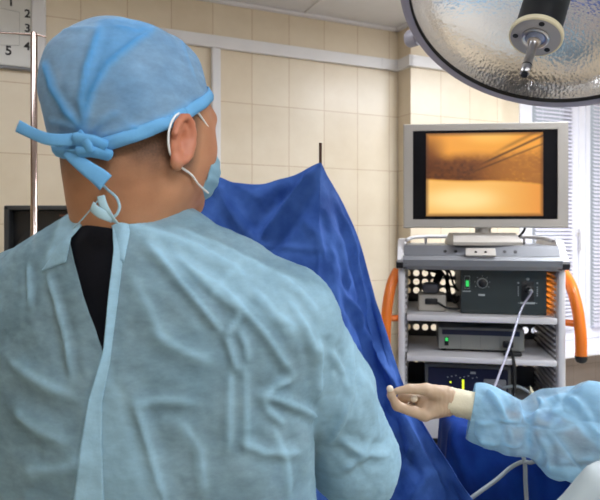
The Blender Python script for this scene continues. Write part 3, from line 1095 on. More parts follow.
# --- monitor
MPS = math.radians(5)
MC = Vector((P(484.8, 175.5, 2.36)[0], 2.36, P(485.7, 175.5, 2.36)[2]))
MM = Matrix.Translation(MC) @ Matrix.Rotation(-MPS, 4, 'Z')
t = thing('monitor', (MC.x, MC.y + .05, 1.44), 'flat grey-framed monitor showing an orange endoscope picture on top of the trolley', 'monitor')
hw, hh = .3175, .206
iw, ih, icx, icz = .2775, .175, -.003, .0025
mb = MB(MM)
ring = []
for (ax, az, y) in ((hw, hh, .0), (hw - .004, hh - .004, -.012), (None, None, -.012), (None, None, -.004)):
    if ax is None:
        ring.append([(icx - iw, y, icz - ih), (icx + iw, y, icz - ih), (icx + iw, y, icz + ih), (icx - iw, y, icz + ih)])
    else:
        ring.append([(-ax, y, -az), (ax, y, -az), (ax, y, az), (-ax, y, az)])
ring.insert(0, [(-hw + .02, .055, -hh + .02), (hw - .02, .055, -hh + .02), (hw - .02, .055, hh - .02), (-hw + .02, .055, hh - .02)])
vs = [p for r in ring for p in r]
fs = [(0, 1, 2, 3)]
for i in range(len(ring) - 1):
    for k in range(4):
        fs.append((4 * i + k, 4 * i + (k + 1) % 4, 4 * (i + 1) + (k + 1) % 4, 4 * (i + 1) + k))
mb.add(vs, fs)
mb.build('bezel', M_bezel, t)
mb = MB(MM); mb.box((icx - iw - .001, -.006, icz - ih - .001), (icx + iw + .001, .02, icz + ih + .001)); scr = mb.build('screen_glass', mat('screen_black', (14, 14, 20), .35, var=.02, spec=.15), t)
# the endoscope picture (what the lit screen shows)
gx, gz = 150, 108
pw, phh, pcx, pcz = .2245, .1635, -.004, .0035
U, Vv = np.meshgrid(np.linspace(0, 1, gx), np.linspace(0, 1, gz))
def pic(U, V):
    """V down 0..1; returns linear rgb of the picture"""
    p = np.stack([U.ravel() * 4, V.ravel() * 4, 0 * U.ravel()], -1)
    n1 = fbm(p * 1.2, 3).reshape(U.shape) * .5
    n2 = fbm(p * np.array([9, 9, 1]), 3).reshape(U.shape)
    base = np.array([238, 160, 58.])
    hi = np.array([255, 206, 120.]); dk = np.array([88, 44, 14.]); vd = np.array([40, 20, 10.])
    ss = lambda a, b, x: np.clip((x - a) / (b - a), 0, 1) ** 2 * (3 - 2 * np.clip((x - a) / (b - a), 0, 1))
    C = np.ones(U.shape + (3,)) * base
    def mix(C, c, f): return C * (1 - f[..., None]) + c * f[..., None]
    C = mix(C, np.array([252, 186, 84.]), ss(.55, .1, np.hypot((U - .55) / .6, (V - .02) / .3)))
    # dark band sweeping from the upper side down to the lower corner
    lo = .545 + .02 * np.sin(U * 5) + .05 * U ** 2 + .10 * np.clip(U - .55, 0, 1)
    up = .30 - .06 * U + .05 * n1
    band = ss(up - .10, up + .12, V) * ss(lo + .02, lo - .015, V)
    C = mix(C, dk, band * (.93 - .45 * ss(.35, .8, U) + .12 * n2))
    C = mix(C, dk, .75 * ss(.22, .0, U) * ss(.62, .35, V) * ss(-.1, .25, V))
    # grainy brown tissue
    tis = ss(.38, .55, U) * ss(.20, .34, V - (.75 - U) * .18) * ss(lo + .04, lo - .06, V)
    C = mix(C, np.array([172, 104, 40.]), tis * .5 * (0.8 + .8 * n2))
    # two dark instrument edges toward the upper corner
    for (x0, y0, x1, y1, w, s) in ((.50, .36, 1.0, .04, .010, .85), (.42, .46, 1.0, .14, .008, .6), (.62, .22, .98, -.03, .018, .3)):
        d = np.abs((U - x0) * (y1 - y0) - (V - y0) * (x1 - x0)) / math.hypot(x1 - x0, y1 - y0)
        C = mix(C, vd, s * np.exp(-(d / w) ** 2) * ss(x0 - .1, x0 + .12, U))
    # pale lower field
    low = ss(lo - .01, lo + .035, V)
    L_ = mix(np.ones(U.shape + (3,)) * np.array([244, 186, 100.]), np.array([255, 222, 150.]), ss(.6, .1, np.hypot((U - .3) / .8, (V - .8) / .35)))
    L_ = mix(L_, np.array([226, 140, 52.]), ss(.5, 1.05, U) * .8)
    C = C * (1 - low[..., None]) + L_ * low[..., None]
    C = mix(C, np.array([60, 30, 10.]), .5 * ss(.05, 0., np.minimum(np.minimum(U, 1 - U) * 1.4, np.minimum(V, 1 - V))))
    C = np.clip(C, 0, 255) / 255
    return np.where(C <= .04045, C / 12.92, ((C + .055) / 1.055) ** 2.4)
RGB = pic(U, Vv)
A = np.stack([pcx + (U - .5) * pw * 1.0 * 2 * .5 * 2 * .5, np.full_like(U, -.0065), pcz + (.5 - Vv) * phh * 2 * .5 * 2 * .5], -1)
A[..., 0] = pcx + (U - .5) * pw * 2
A[..., 2] = pcz + (.5 - Vv) * phh * 2
A[..., 0] *= 1.0
mb = MB(MM); mb.grid(A)
me = npmesh('picture', mb.v, mb.f)
ca = me.color_attributes.new('picture', 'FLOAT_COLOR', 'POINT')
ca.data.foreach_set('color', np.concatenate([RGB.reshape(-1, 3), np.ones((gx * gz, 1))], 1).astype(np.float32).ravel())
m, nt, b_ = new_mat('screen_picture')
at = nt.nodes.new('ShaderNodeAttribute'); at.attribute_name = 'picture'
nt.links.new(at.outputs['Color'], b_.inputs['Emission Color'])
b_.inputs['Base Color'].default_value = (.01, .01, .01, 1); b_.inputs['Roughness'].default_value = .3
SCREEN_NODE = b_
link('picture', me, m, scr, label='lit orange endoscope picture with dark bands')
mb = MB(MM); mb.lathe((0, .03, -hh - .03), (0, 0, 1), [(.026, 0), (.022, .05)], 20); mb.box((-.03, .02, -hh - .03), (.03, .045, -hh + .06), .006); mb.build('neck', M_bezel, t, smooth=40)
zb = TOPZ + .001 - MC.z
mb = MB(MM)
vs = [(-.130, -.055, zb), (.130, -.055, zb), (.130, .17, zb), (-.130, .17, zb), (-.130, -.055, zb + .012), (.130, -.055, zb + .012), (.130, .17, zb + .012), (-.130, .17, zb + .012),
      (-.12, .01, zb + .048), (.12, .01, zb + .048), (.12, .12, zb + .048), (-.12, .12, zb + .048)]
mb.add(vs, [(3, 2, 1, 0), (8, 9, 10, 11)] + [(a, (a + 1) % 4 if True else 0, 4 + (a + 1) % 4, 4 + a) for a in range(4)] + [(4 + a, 4 + (a + 1) % 4, 8 + (a + 1) % 4, 8 + a) for a in range(4)])
mb.build('stand_foot', M_bezel, t)
setp(MB().tube([MM @ Vector((.17, .05, -.17)), MM @ Vector((.172, .07, -.21)), MM @ Vector((.155, .09, -.24)), MM @ Vector((.13, .15, -.262)), MM @ Vector((.11, .2, -.268))], .005, 8, 8).build('monitor_lead', M_rub, None, smooth=True),
     'black lead dropping from the back of the monitor to the trolley top', 'cable')

# ------------------------------------------------------------------ surgical lamp
LC = Vector((.5223, 1.2818, 1.9754)); LR = .3045
yw, pt = -.7795, 1.0221
LN = Vector((math.cos(pt) * math.sin(yw), -math.cos(pt) * math.cos(yw), -math.sin(pt)))
t = thing('surgical_lamp', LC - LN * .2, 'large round surgical lamp with dimpled silver reflector hanging over the monitor', 'surgical lamp')
prof = []
for i in range(25):
    a = i / 24 * math.pi / 2
    prof.append((LR * math.sin(a) * .985, -.165 * math.cos(a) ** 1.0))
m, nt, b_ = new_mat('hammered_reflector')
N, L = nt.nodes, nt.links
b_.inputs['Base Color'].default_value = (.93, .93, .95, 1); b_.inputs['Metallic'].default_value = 1; b_.inputs['Roughness'].default_value = .22
tc = N.new('ShaderNodeTexCoord'); vo = N.new('ShaderNodeTexVoronoi'); vo.inputs['Scale'].default_value = 150
vo.feature = 'SMOOTH_F1'
nz = N.new('ShaderNodeTexNoise'); nz.inputs['Scale'].default_value = 70; nz.inputs['Detail'].default_value = 2
L.new(tc.outputs['Object'], vo.inputs['Vector']); L.new(tc.outputs['Object'], nz.inputs['Vector'])
ad = N.new('ShaderNodeMath'); ad.operation = 'ADD'; L.new(vo.outputs['Distance'], ad.inputs[0]); L.new(nz.outputs['Fac'], ad.inputs[1])
bp = N.new('ShaderNodeBump'); bp.inputs['Strength'].default_value = .24; bp.inputs['Distance'].default_value = .003
L.new(ad.outputs[0], bp.inputs['Height']); L.new(bp.outputs['Normal'], b_.inputs['Normal'])
mb = MB(); mb.lathe(LC, LN, prof, 96, caps=False)
mb.build('reflector', m, t, smooth=True)
mb = MB(); mb.lathe(LC, LN, [(.02, -.215)] + [((LR + .012) * math.sin(i / 20 * math.pi / 2), -.21 * math.cos(i / 20 * math.pi / 2)) for i in range(1, 21)], 96, caps=True)
shell = MB(); shell.lathe(LC, LN, [(.001, -.21)] + [((LR + .012) * math.sin(i / 20 * math.pi / 2), -.21 * math.cos(i / 20 * math.pi / 2)) for i in range(1, 21)], 96, caps=False)
shell.build('shell', M_lampsh, t, smooth=True)
mb = MB(); mb.lathe(LC, LN, [(LR - .008, -.004), (LR - .006, .004), (LR + .006, .007), (LR + .016, .002), (LR + .018, -.014), (LR + .012, -.022)], 96, caps=False)
mb.build('rim', M_lamprim, t, smooth=50)
mb = MB(); mb.lathe(LC, LN, [(LR - .0075, -.006), (LR - .0095, .002), (LR - .0065, .0055)], 96, caps=False); mb.build('seal', M_rub, t, smooth=True)
D0 = .0885
mb = MB(); mb.lathe(LC, LN, [(.047, -.15), (.047, D0 - .02), (.045, D0 - .012)], 48); mb.build('lamp_housing', M_black, t, smooth=40)
mb = MB(); mb.lathe(LC, LN, [(.050, D0 - .013), (.0535, D0 - .010), (.0535, D0 - .001), (.0515, D0), (.001, D0)], 56, caps=False); pl = mb.build('disc_plate', M_plate, t, smooth=40)
mb = MB(); mb.lathe(LC, LN, [(.0505, D0 - .0135), (.0545, D0 - .0105), (.0545, D0 - .0012), (.0525, D0 + .0006), (.0500, D0 + .0006)], 56, caps=False); mb.build('edge_ring', M_cream, pl, smooth=40, label='cream edge ring')
s_ = LN.orthogonal().normalized(); q_ = LN.cross(s_)
upv = (Vector((0, 0, 1)) - LN * LN.z).normalized(); sdv = LN.cross(upv)
for a in (64, -38, 196):
    r = math.radians(a)
    c = LC + LN * D0 + (upv * math.cos(r) + sdv * math.sin(r)) * .040
    mb = MB(); mb.lathe(c, LN, [(.0058, 0), (.0058, .0008), (.003, .0012)], 14); mb.build('screw', M_black, pl)
mb = MB(); mb.lathe(LC, LN, [(.028, D0), (.028, D0 + .004), (.0245, D0 + .006), (.0235, D0 + .005), (.0165, D0 + .002)], 40, caps=False); mb.build('collar_ring', M_steel, t, smooth=40)
mb = MB(); mb.lathe(LC, LN, [(.0245, D0 + .001), (.018, D0 + .0045), (.014, D0 + .010), (.011, D0 + .014)], 40, caps=False); mb.build('collar_seat', M_bluering, t, smooth=40)
mb = MB(); mb.lathe(LC, LN, [(.0135, D0 + .004), (.0135, D0 + .014), (.0105, D0 + .017), (.0092, D0 + .02), (.0092, D0 + .076), (.0098, D0 + .077), (.0098, D0 + .096), (.0085, D0 + .098)], 32); rod = mb.build('handle_rod', M_steel, t, smooth=40)
mb = MB(); mb.lathe(LC, LN, [(.0065, D0 + .096), (.0065, D0 + .1035)], 20); mb.build('rod_tip', M_black, rod)
mb = MB(); mb.lathe(LC, LN, [(.0101, D0 + .0755), (.0101, D0 + .0775)], 32); mb.build('rod_groove', M_black, rod)
# side knobs and yoke
kd = min((upv * math.cos(math.radians(k)) + sdv * math.sin(math.radians(k)) for k in range(360)),
         key=lambda d: np.hypot(*(to_px(np.array([LC + d * (LR + .03) - LN * .022]))[0] - (409, 43))))
for sg in (1, -1):
    c = LC + kd * sg * (LR + .010) - LN * .022
    mb = MB(); mb.lathe(c, kd * sg, [(.011, 0), (.011, .014), (.021, .015), (.022, .04), (.019, .045)], 28); mb.build('side_knob', M_lampsh, t, smooth=40)
yk = MB()
topc = LC - LN * .27
yk.tube([LC - kd * (LR + .02) - LN * .03, LC - kd * (LR + .03) - LN * .12, LC - kd * .22 - LN * .26, topc], .016, 14, 8)
yk.build('yoke_arm', M_lampsh, t, smooth=True)
el = Vector((1.15, 1.75, 2.32))
mb = MB(); mb.tube([topc, topc + Vector((.1, .08, .06)), el], .022, 16, 6); mb.build('swing_arm', M_lampsh, t, smooth=True)
mb = MB(); mb.cyl(el - Vector((0, 0, .05)), (el.x, el.y, ZC), .028, 24); mb.build('ceiling_post', M_lampsh, t, smooth=40)
mb = MB(); mb.lathe((el.x, el.y, ZC - .05), (0, 0, 1), [(.05, 0), (.1, .02), (.1, .05)], 32); mb.build('ceiling_plate', M_lampsh, t, smooth=40)

# ------------------------------------------------------------------ big blue drape over a screen pole
def resample(pts, n):
    pts = np.asarray(pts, float)
    # Catmull-Rom through the points, then even spacing
    q = []
    m = len(pts)
    for i in range(m - 1):
        p0, p1, p2, p3 = pts[max(i - 1, 0)], pts[i], pts[i + 1], pts[min(i + 2, m - 1)]
        for k in range(12):
            t = k / 12
            q.append(.5 * ((2 * p1) + (p2 - p0) * t + (2 * p0 - 5 * p1 + 4 * p2 - p3) * t * t + (3 * p1 - p0 - 3 * p2 + p3) * t ** 3))
    q.append(pts[-1])
    q = np.array(q)
    L = np.concatenate([[0], np.cumsum(np.linalg.norm(np.diff(q, axis=0), axis=1))])
    s = np.linspace(0, L[-1], n)
    return np.stack([np.interp(s, L, q[:, i]) for i in range(3)], -1)


hemA = [P(60, 235, 1.78), P(120, 214, 1.74), P(176, 200, 1.70), P(190, 190, 1.69), P(213, 176.5, 1.67), P(235, 182.5, 1.67), P(258, 184, 1.66), P(288, 176, 1.64), P(320, 163, 1.62)]
hemB = [P(320, 163, 1.62), P(329, 178, 1.65), P(345, 207, 1.70), P(359, 240, 1.73), P(370, 278, 1.74), P(379, 310, 1.73), P(398, 368, 1.68), P(420, 420, 1.60), P(442, 457, 1.53), P(470, 496, 1.47), P(505, 540, 1.44)]
NA, NB, NR = 120, 130, 150
hem = np.concatenate([resample(hemA, NA)[:-1], resample(hemB, NB)])
nh = len(hem)
iB = NA - 1
botA = np.linspace(P(40, 640, 1.62), P(315, 640, 1.38), NA)[:-1]
botB = np.linspace(P(315, 640, 1.38), P(520, 600, 1.42), NB)
bot = np.concatenate([botA, botB])
b = np.linspace(0, 1, NR)[None, :, None] ** 1.15
G = hem[:, None, :] * (1 - b) + bot[:, None, :] * b
# hanging folds: a crisp ridge falling from the pole, a hollow beyond it, soft swags between the supports
ia = np.arange(nh)[:, None]
bb = b[:, :, 0]
ridge = iB + 8 + 26 * bb
dy = -.035 * np.exp(-((ia - ridge) / 7.0) ** 2) * np.clip(bb * 6, 0, 1)
dy += .055 * np.exp(-((ia - ridge - 26) / 14.0) ** 2) * np.clip(bb * 5, 0, 1)
dy += -.03 * np.exp(-((ia - ridge - 62) / 16.0) ** 2) * np.clip(bb * 4, 0, 1)
dy += .03 * np.exp(-((ia - ridge - 92) / 10.0) ** 2) * np.clip(bb * 4, 0, 1)
G[:, :, 1] += dy
V = G.reshape(-1, 3)
fs = np.array([[i * NR + j, i * NR + j + 1, (i + 1) * NR + j + 1, (i + 1) * NR + j] for i in range(nh - 1) for j in range(NR - 1)])
Nn = vnormals(V, fs)
Nn[Nn[:, 1] > 0] *= -1
bv = bvh_of(V, fs)
for pix, amp, w in (
        ([(318, 166), (300, 188), (278, 217), (258, 243)], .016, .014), ([(312, 171), (285, 196), (262, 214)], -.010, .016),
        ([(258, 244), (290, 247), (328, 250)], .004, .005), ([(257, 243), (268, 232), (276, 224)], .005, .004), ([(257, 243), (252, 234), (250, 228)], .005, .004), ([(257, 243), (266, 246), (280, 240)], .004, .004), ([(257, 243), (240, 226), (226, 205)], .008, .010), ([(214, 178), (224, 200), (245, 232)], .008, .013),
        ([(258, 186), (276, 180), (300, 174)], -.006, .010), ([(235, 184), (262, 200), (300, 206)], .005, .014), ([(300, 215), (318, 235), (326, 260)], .006, .012),
        ([(335, 200), (352, 250), (362, 300), (372, 345)], .010, .010), ([(345, 292), (362, 325), (388, 372), (402, 400)], .012, .010), ([(338, 235), (345, 270), (350, 292)], .008, .009),
        ([(370, 300), (374, 330), (392, 380)], -.006, .010), ([(415, 440), (398, 470), (385, 500)], .008, .010), ([(400, 410), (425, 455), (445, 490)], .010, .014),
        ([(440, 470), (425, 480), (410, 500)], .006, .008), ([(395, 420), (400, 450), (420, 480)], -.007, .010)):
    pl3 = hits(bv, pix, 0, 3)
    if len(pl3) > 2:
        V = crease(V, Nn, pl3, amp * 1.7, w)
V = V + Nn * ((.006 * fbm(V * 7, 3) + .011 * (worley_fold(V * np.array([8, 8, 6]), 3) - .4) + .005 * (worley_fold(V * np.array([21, 21, 17]), 6) - .4) + .001 * fbm(V * 45, 2)) * np.clip(np.repeat(np.linspace(0, 1, NR)[None], nh, 0).ravel() * 14, .15, 1))[:, None]
me = npmesh('surgical_drape', V, fs)
drape = link('surgical_drape', me, M_blue, None, True)
solidify(drape, .0015)
setp(drape, 'large blue surgical drape peaked over a thin pole, sloping down to the gloved hand', 'drape')
pp = P(320.5, 163, 1.632)
t = thing('screen_pole', (pp[0], 1.636, 0), 'thin dark pole whose tip pokes above the peak of the big blue drape', 'pole')
mb = MB(); mb.lathe((pp[0], 1.636, .02), (0, 0, 1), [(.0042, 0), (.0042, H + (HZ - 143) / F * 1.636 - .02)], 14); mb.build('rod', mat('dark_bronze_pole', (84, 62, 52), .4, .6), t, smooth=40)
mb = MB(); mb.lathe((pp[0], 1.636, 0), (0, 0, 1), [(.14, 0), (.14, .01), (.02, .03)], 28); mb.build('base', M_rub, t, smooth=40)

# ------------------------------------------------------------------ instrument table with a deep blue cover
tx0, tx1, ty0, ty1, tzp = P(453, 0, 1.72)[0],   .79, 1.72, 1.89, H - (426 - HZ) / F * 1.72
mb = MB()
NP, NL = 160, 34
cx, cy = (tx0 + tx1) / 2, (ty0 + ty1) / 2
hx, hy = (tx1 - tx0) / 2, (ty1 - ty0) / 2
rings = []
ang = np.linspace(0, 2 * np.pi, NP, endpoint=False)
def rr(a, n=9.0):
    c, s = np.cos(a), np.sin(a)
    k = (np.abs(c) ** n + np.abs(s) ** n) ** (-1 / n)
    return c * k, s * k
ux, uy = rr(ang)
for i in range(NL):
    if i < 10:
        f = (i + .001) / 9.5
        rings.append(np.stack([cx + ux * hx * f, cy + uy * hy * f, np.full(NP, tzp) - .0005 * i], -1))
    else:
        h = (i - 9) / (NL - 10)
        dz = h * .62
        cor = (np.abs(np.cos(2 * (ang - np.pi / 4 * 0))) )
        fold = .020 * h * np.sin(ang * 11 + 1.2 * np.sin(ang * 3)) + .035 * h * (1 - np.minimum(1, np.abs(np.abs(np.sin(2 * ang)) - 1) * 4))
        out = .006 + .02 * h + fold
        nrm = np.stack([np.cos(ang), np.sin(ang)], -1)
        rings.append(np.stack([cx + ux * hx + nrm[:, 0] * out, cy + uy * hy + nrm[:, 1] * out, np.full(NP, tzp - .004 - dz)], -1))
R_ = np.array(rings)
V = np.concatenate([R_.reshape(-1, 3), [[cx, cy, tzp]]])
fs = [[i * NP + k, i * NP + (k + 1) % NP, (i + 1) * NP + (k + 1) % NP, (i + 1) * NP + k] for i in range(NL - 1) for k in range(NP)]
V += np.stack([.004 * fbm(V * 9 + 3, 3), .004 * fbm(V * 9 + 31, 3), .003 * fbm(V * 11 + 60, 2)], -1)
fq = np.array(fs)
Nn = vnormals(V, fq); Nn[Nn[:, 1] > 0] *= -1
bv = bvh_of(V, fq)
for pix, amp, w in (([(452, 437), (462, 465), (476, 497)], .010, .009), ([(474, 432), (500, 440), (520, 462)], .007, .010), ([(485, 495), (510, 484), (545, 478)], .008, .008),
                    ([(530, 465), (536, 480), (540, 498)], .010, .009), ([(455, 430), (490, 436), (530, 440)], .004, .006)):
    p3 = hits(bv, pix, 0, 3)
    if len(p3) > 2:
        V = crease(V, Nn, p3, amp * 1.5, w)
me = npmesh('table_cover', V, fs + [[NP - 1 - 0 if False else k, (k + 1) % NP, len(V) - 1] for k in range(NP)])
cov = link('table_cover', me, M_blue2, None, True)
solidify(cov, .0015)
setp(cov, 'deep blue cloth cover hanging over the instrument table below the sleeve', 'table cover')
t = thing('instrument_table', (cx, cy, 0), 'small steel instrument table hidden under the deep blue cover', 'table')
mb = MB(); mb.box((tx0 + .02, ty0 + .02, tzp - .03), (tx1 - .02, ty1 - .02, tzp - .009), .006); mb.build('table_top', M_steel, t)
for x in (tx0 + .05, tx1 - .05):
    for y in (ty0 + .05, ty1 - .05):
        mb = MB(); mb.cyl((x, y, 0), (x, y, tzp - .03), .012, 12); mb.build('leg', M_steel, t, smooth=40)
# tubes in front of the table
setp(MB().tube([P(452, 512, 1.50), P(474, 496, 1.52), P(496, 480, 1.56), P(510, 468, 1.58), P(522, 462, 1.56), P(533, 462, 1.52), P(546, 452, 1.50)], .0055, 10, 8).build('drain_tube', M_tubec, None, smooth=True),
     'grey clear tube curving up from the bottom edge across the deep blue cover', 'tube')
setp(MB().tube([P(522.5, 452, 1.55), P(525, 466, 1.55), P(525.5, 484, 1.55), P(527.5, 520, 1.55), P(529, 560, 1.56)], .0055, 10, 8).build('drain_tube', M_tubec, None, smooth=True),
     'straight clear tube hanging down in front of the deep blue cover', 'tube')
# pale lead between drape and drawer
setp(MB().tube([MT @ Vector((-.21, -.02, .70)), MT @ Vector((-.20, -.05, .64)), MT @ Vector((-.13, -.05, .62)), MT @ Vector((-.07, -.06, .58)), MT @ Vector((-.05, -.06, .5))], .006, 8, 8).build('floor_lead', M_tubec, None, smooth=True),
     'pale lead drooping below the trolley drawer beside the deep blue cover', 'cable')

# ------------------------------------------------------------------ people
def Tm(R, o):
    return lambda p: np.array(o) + np.array(R) @ np.array(p, float)


def xf(prims, R, o, s=1.0):
    """local primitives -> world"""
    R = np.array(R)
    out = []
    for p in prims:
        if 'cap' in p[0]:
            out.append((p[0], np.array(o) + R @ (np.array(p[1]) * s), np.array(o) + R @ (np.array(p[2]) * s), p[3] * s, p[4] * s, p[5] * s))
        else:
            Rm = R if p[3] is None else R @ np.array(p[3])
            out.append((p[0], np.array(o) + R @ (np.array(p[1]) * s), np.array(p[2]) * s, Rm, p[4] * s))
    return out


def head_prims():
    L = [('ell', (0, -.010, .0), (.078, .095, .093), None, .0), ('ell', (0, .02, -.03), (.069, .078, .085), None, .03),
         ('ell', (0, .042, -.085), (.056, .056, .05), None, .04), ('ell', (0, .088, -.118), (.022, .018, .016), None, .03),
         ('ell', (0, .085, .0), (.046, .014, .012), None, .025)]
    for s in (-1, 1):
        L += [('ell', (s * .041, .046, -.045), (.022, .034, .026), None, .03), ('cutell', (s * .031, .102, -.02), (.015, .012, .010), None, .012),
              ('ell', (s * .052, .0, -.09), (.018, .03, .03), None, .03)]
    L += [('cap', (0, .092, -.012), (0, .118, -.05), .008, .013, .014), ('ell', (.012, .108, -.054), (.009, .010, .007), None, .008), ('ell', (-.012, .108, -.054), (.009, .010, .007), None, .008),
          ('ell', (0, .096, -.080), (.025, .011, .006), None, .006), ('ell', (0, .094, -.091), (.022, .011, .007), None, .006)]
    for s in (-1, 1):
        Re = rotz(s * math.radians(7)) @ rotx(math.radians(-10))
        eo = np.array([s * .085, -.016, -.050])
        L.append(('ell', eo, (.0055, .0175, .028), Re, .008))
        rim = []
        for k in range(10):
            a = math.radians(-60 + k * 30) if True else 0
            rim.append(eo + Re @ np.array([s * .0055, .0175 * math.cos(a), .0275 * math.sin(a)]))
        for a_, b_2 in zip(rim[:-2], rim[1:-1]):
            L.append(('cap', a_, b_2, .0046, .0046, .002))
        L.append(('ell', eo + Re @ np.array([s * .001, -.001, -.030]), (.006, .009, .010), Re, .006))
        L.append(('cutell', eo + Re @ np.array([s * .010, .002, -.002]), (.0115, .0085, .016), Re, .002))
        L.append(('cap', eo + Re @ np.array([s * .003, .012, -.002]), eo + Re @ np.array([s * .003, .011, -.012]), .004, .004, .003))
    return L


def hand_prims(side):
    """relaxed hand; x = fingers, y = thumb side, z = back of the hand"""
    L = []
    lens = [.072, .080, .074, .058]
    for i in range(4):
        y = .03 - .0195 * i
        mcp = np.array([.088 - .004 * abs(i - 1), y, 0])
        L.append(('cap', (.0, .022 - .014 * i, 0), mcp, .014, .0115, .012))
        p = mcp
        a = 0
        for k, (f, da) in enumerate(((.46, .35), (.31, .45), (.23, .3))):
            a += da
            q = p + np.array([math.cos(a), -.06 * (i - 1), -math.sin(a)]) * lens[i] * f
            L.append(('cap', p, q, .0095 - .001 * k, .009 - .0012 * k, .002))
            p = q
    L += [('cap', (.012, .02, -.008), (.05, .05, -.014), .016, .013, .012), ('cap', (.05, .05, -.014), (.078, .056, -.02), .0115, .010, .004), ('cap', (.078, .056, -.02), (.1, .053, -.026), .0095, .0075, .003)]
    return L


def sdf_obj(name, prims, grid, m, parent=None, off=0.0, fn=None, relax_it=1):
    S = SDF(*grid)
    S.puts(prims, off)
    V, Q = S.mesh()
    V = relax(V, Q, relax_it)
    if fn is not None:
        V, Q, attrs = fn(V, Q)
    else:
        attrs = {}
    me = npmesh(name, V, Q)
    for k, a in attrs.items():
        set_attr(me, k, a)
    o = link(name, me, m, parent, True)
    return o, V, Q


def box_grid(lo, hi, st):
    return [np.arange(l, h, st) for l, h in zip(lo, hi)]


# ---------------- the surgeon seen from behind
HC = np.array([-.2025, .77, 1.656])
YH = math.radians(33)
RH = rotz(-YH) @ rotx(math.radians(-3))
hp = xf(head_prims(), RH, HC)
BY = math.radians(12)
RB = rotz(-BY)
TO = np.array([-.218, .80, 0.0])                       # torso axis on the ground
tb = Tm(RB, TO)
SHR, ELR, WRR = np.array([-.028, .765, 1.392]), np.array([.078, .90, 1.165]), np.array([-.02, 1.10, 1.12])
SHL, ELL, WRL = np.array([-.405, .845, 1.392]), np.array([-.50, .96, 1.15]), np.array([-.27, 1.12, 1.12])
neck0 = np.array([-.215, .785, 1.46])
body = hp + [
    ('cap', HC + RH @ np.array([-.004, -.034, -.055]), HC + RH @ np.array([-.006, -.016, -.10]), .062, .064, .03),
    ('cap', HC + RH @ np.array([-.010, -.016, -.085]), neck0 + (-.006, .01, 0), .067, .074, .03),
    ('cap', neck0 + (0, .01, -.03), SHR + (-.02, 0, 0), .052, .046, .03), ('cap', neck0 + (0, .01, -.03), SHL + (.02, 0, 0), .052, .046, .03),
    ('ell', tb((0, .01, 1.25)), (.17, .095, .24), RB, .05), ('ell', tb((0, .01, 1.02)), (.165, .11, .22), RB, .06),
    ('cap', SHR, ELR, .050, .040, .03), ('cap', ELR, WRR, .038, .027, .02), ('cap', SHL, ELL, .050, .040, .03), ('cap', ELL, WRL, .038, .027, .02)]
for s in (-1, 1):
    body += [('cap', tb((s * .085, .01, .95)), tb((s * .10, .015, .50)), .085, .058, .04), ('cap', tb((s * .10, .015, .50)), tb((s * .105, 0, .09)), .055, .038, .03),
             ('cap', tb((s * .105, -.02, .045)), tb((s * .12, .15, .03)), .036, .028, .03)]
for wr, el, sd in ((WRR, ELR, 1), (WRL, ELL, -1)):
    d = (wr - el) / np.linalg.norm(wr - el)
    body += [('cap', wr, wr + d * .09, .027, .03, .02)]
gx_ = axis_steps([(-.62, -.33, .011), (-.33, -.10, .0024), (-.10, .18, .010)])
gy_ = axis_steps([(.62, .645, .011), (.645, .93, .0026), (.93, 1.24, .011)])
gz_ = axis_steps([(-.02, 1.44, .012), (1.44, 1.80, .0025)])


def body_attrs(V, Q):
    loc = (V - HC) @ RH            # head-local
    n1 = fbm(V * 60, 2) * .006
    line = -.088 + .35 * np.clip(loc[:, 1] + .02, -.1, .05) * -1
    z = loc[:, 2] + n1
    hair = np.clip((z + .118) / .05, 0, 1) ** 1.4 * .75
    front = np.clip((loc[:, 1] - .012) / .02, 0, 1)
    hair = hair * (1 - front * np.clip((.035 - loc[:, 2]) / .03, 0, 1))
    hair = hair * (1 - np.clip((loc[:, 1] - .07) / .02, 0, 1))
    hair = np.where(np.linalg.norm(loc, axis=1) > .2, 0, hair)
    ear = np.minimum(np.linalg.norm(loc - np.array([.088, -.016, -.048]), axis=1), np.linalg.norm(loc - np.array([-.088, -.016, -.048]), axis=1))
    onear = np.clip((.042 - ear) / .012, 0, 1) * np.clip((np.abs(loc[:, 0]) - .079) / .004, 0, 1)
    return V, Q, {'hair': hair * (1 - onear), 'flush': onear * .38 + .15 * np.clip((loc[:, 1] - .02) / .05, 0, 1)}


person, PV, PQ = sdf_obj('person', body, (gx_, gy_, gz_), M_skin, None, 0, body_attrs, 1)
setp(person, 'person seen from behind in pale blue gown over black shirt, blue tied cap and mask', 'person')

for s in (-1, 1):
    c = HC + RH @ np.array([s * .031, .083, -.02])
    mb = MB(); mb.lathe(c, RH @ np.array([0, 1, 0]), [(.0115 * math.sin(a), -.0115 * math.cos(a)) for a in np.linspace(.02, math.pi - .02, 12)], 18)
    e = mb.build('eye', M_eye, person, smooth=True)
    mb = MB(); mb.lathe(c + RH @ np.array([0, .0105, 0]), RH @ np.array([0, 1, 0]), [(.0055, 0), (.004, .0012), (.001, .0016)], 16); mb.build('iris', M_hairm, e, smooth=True)

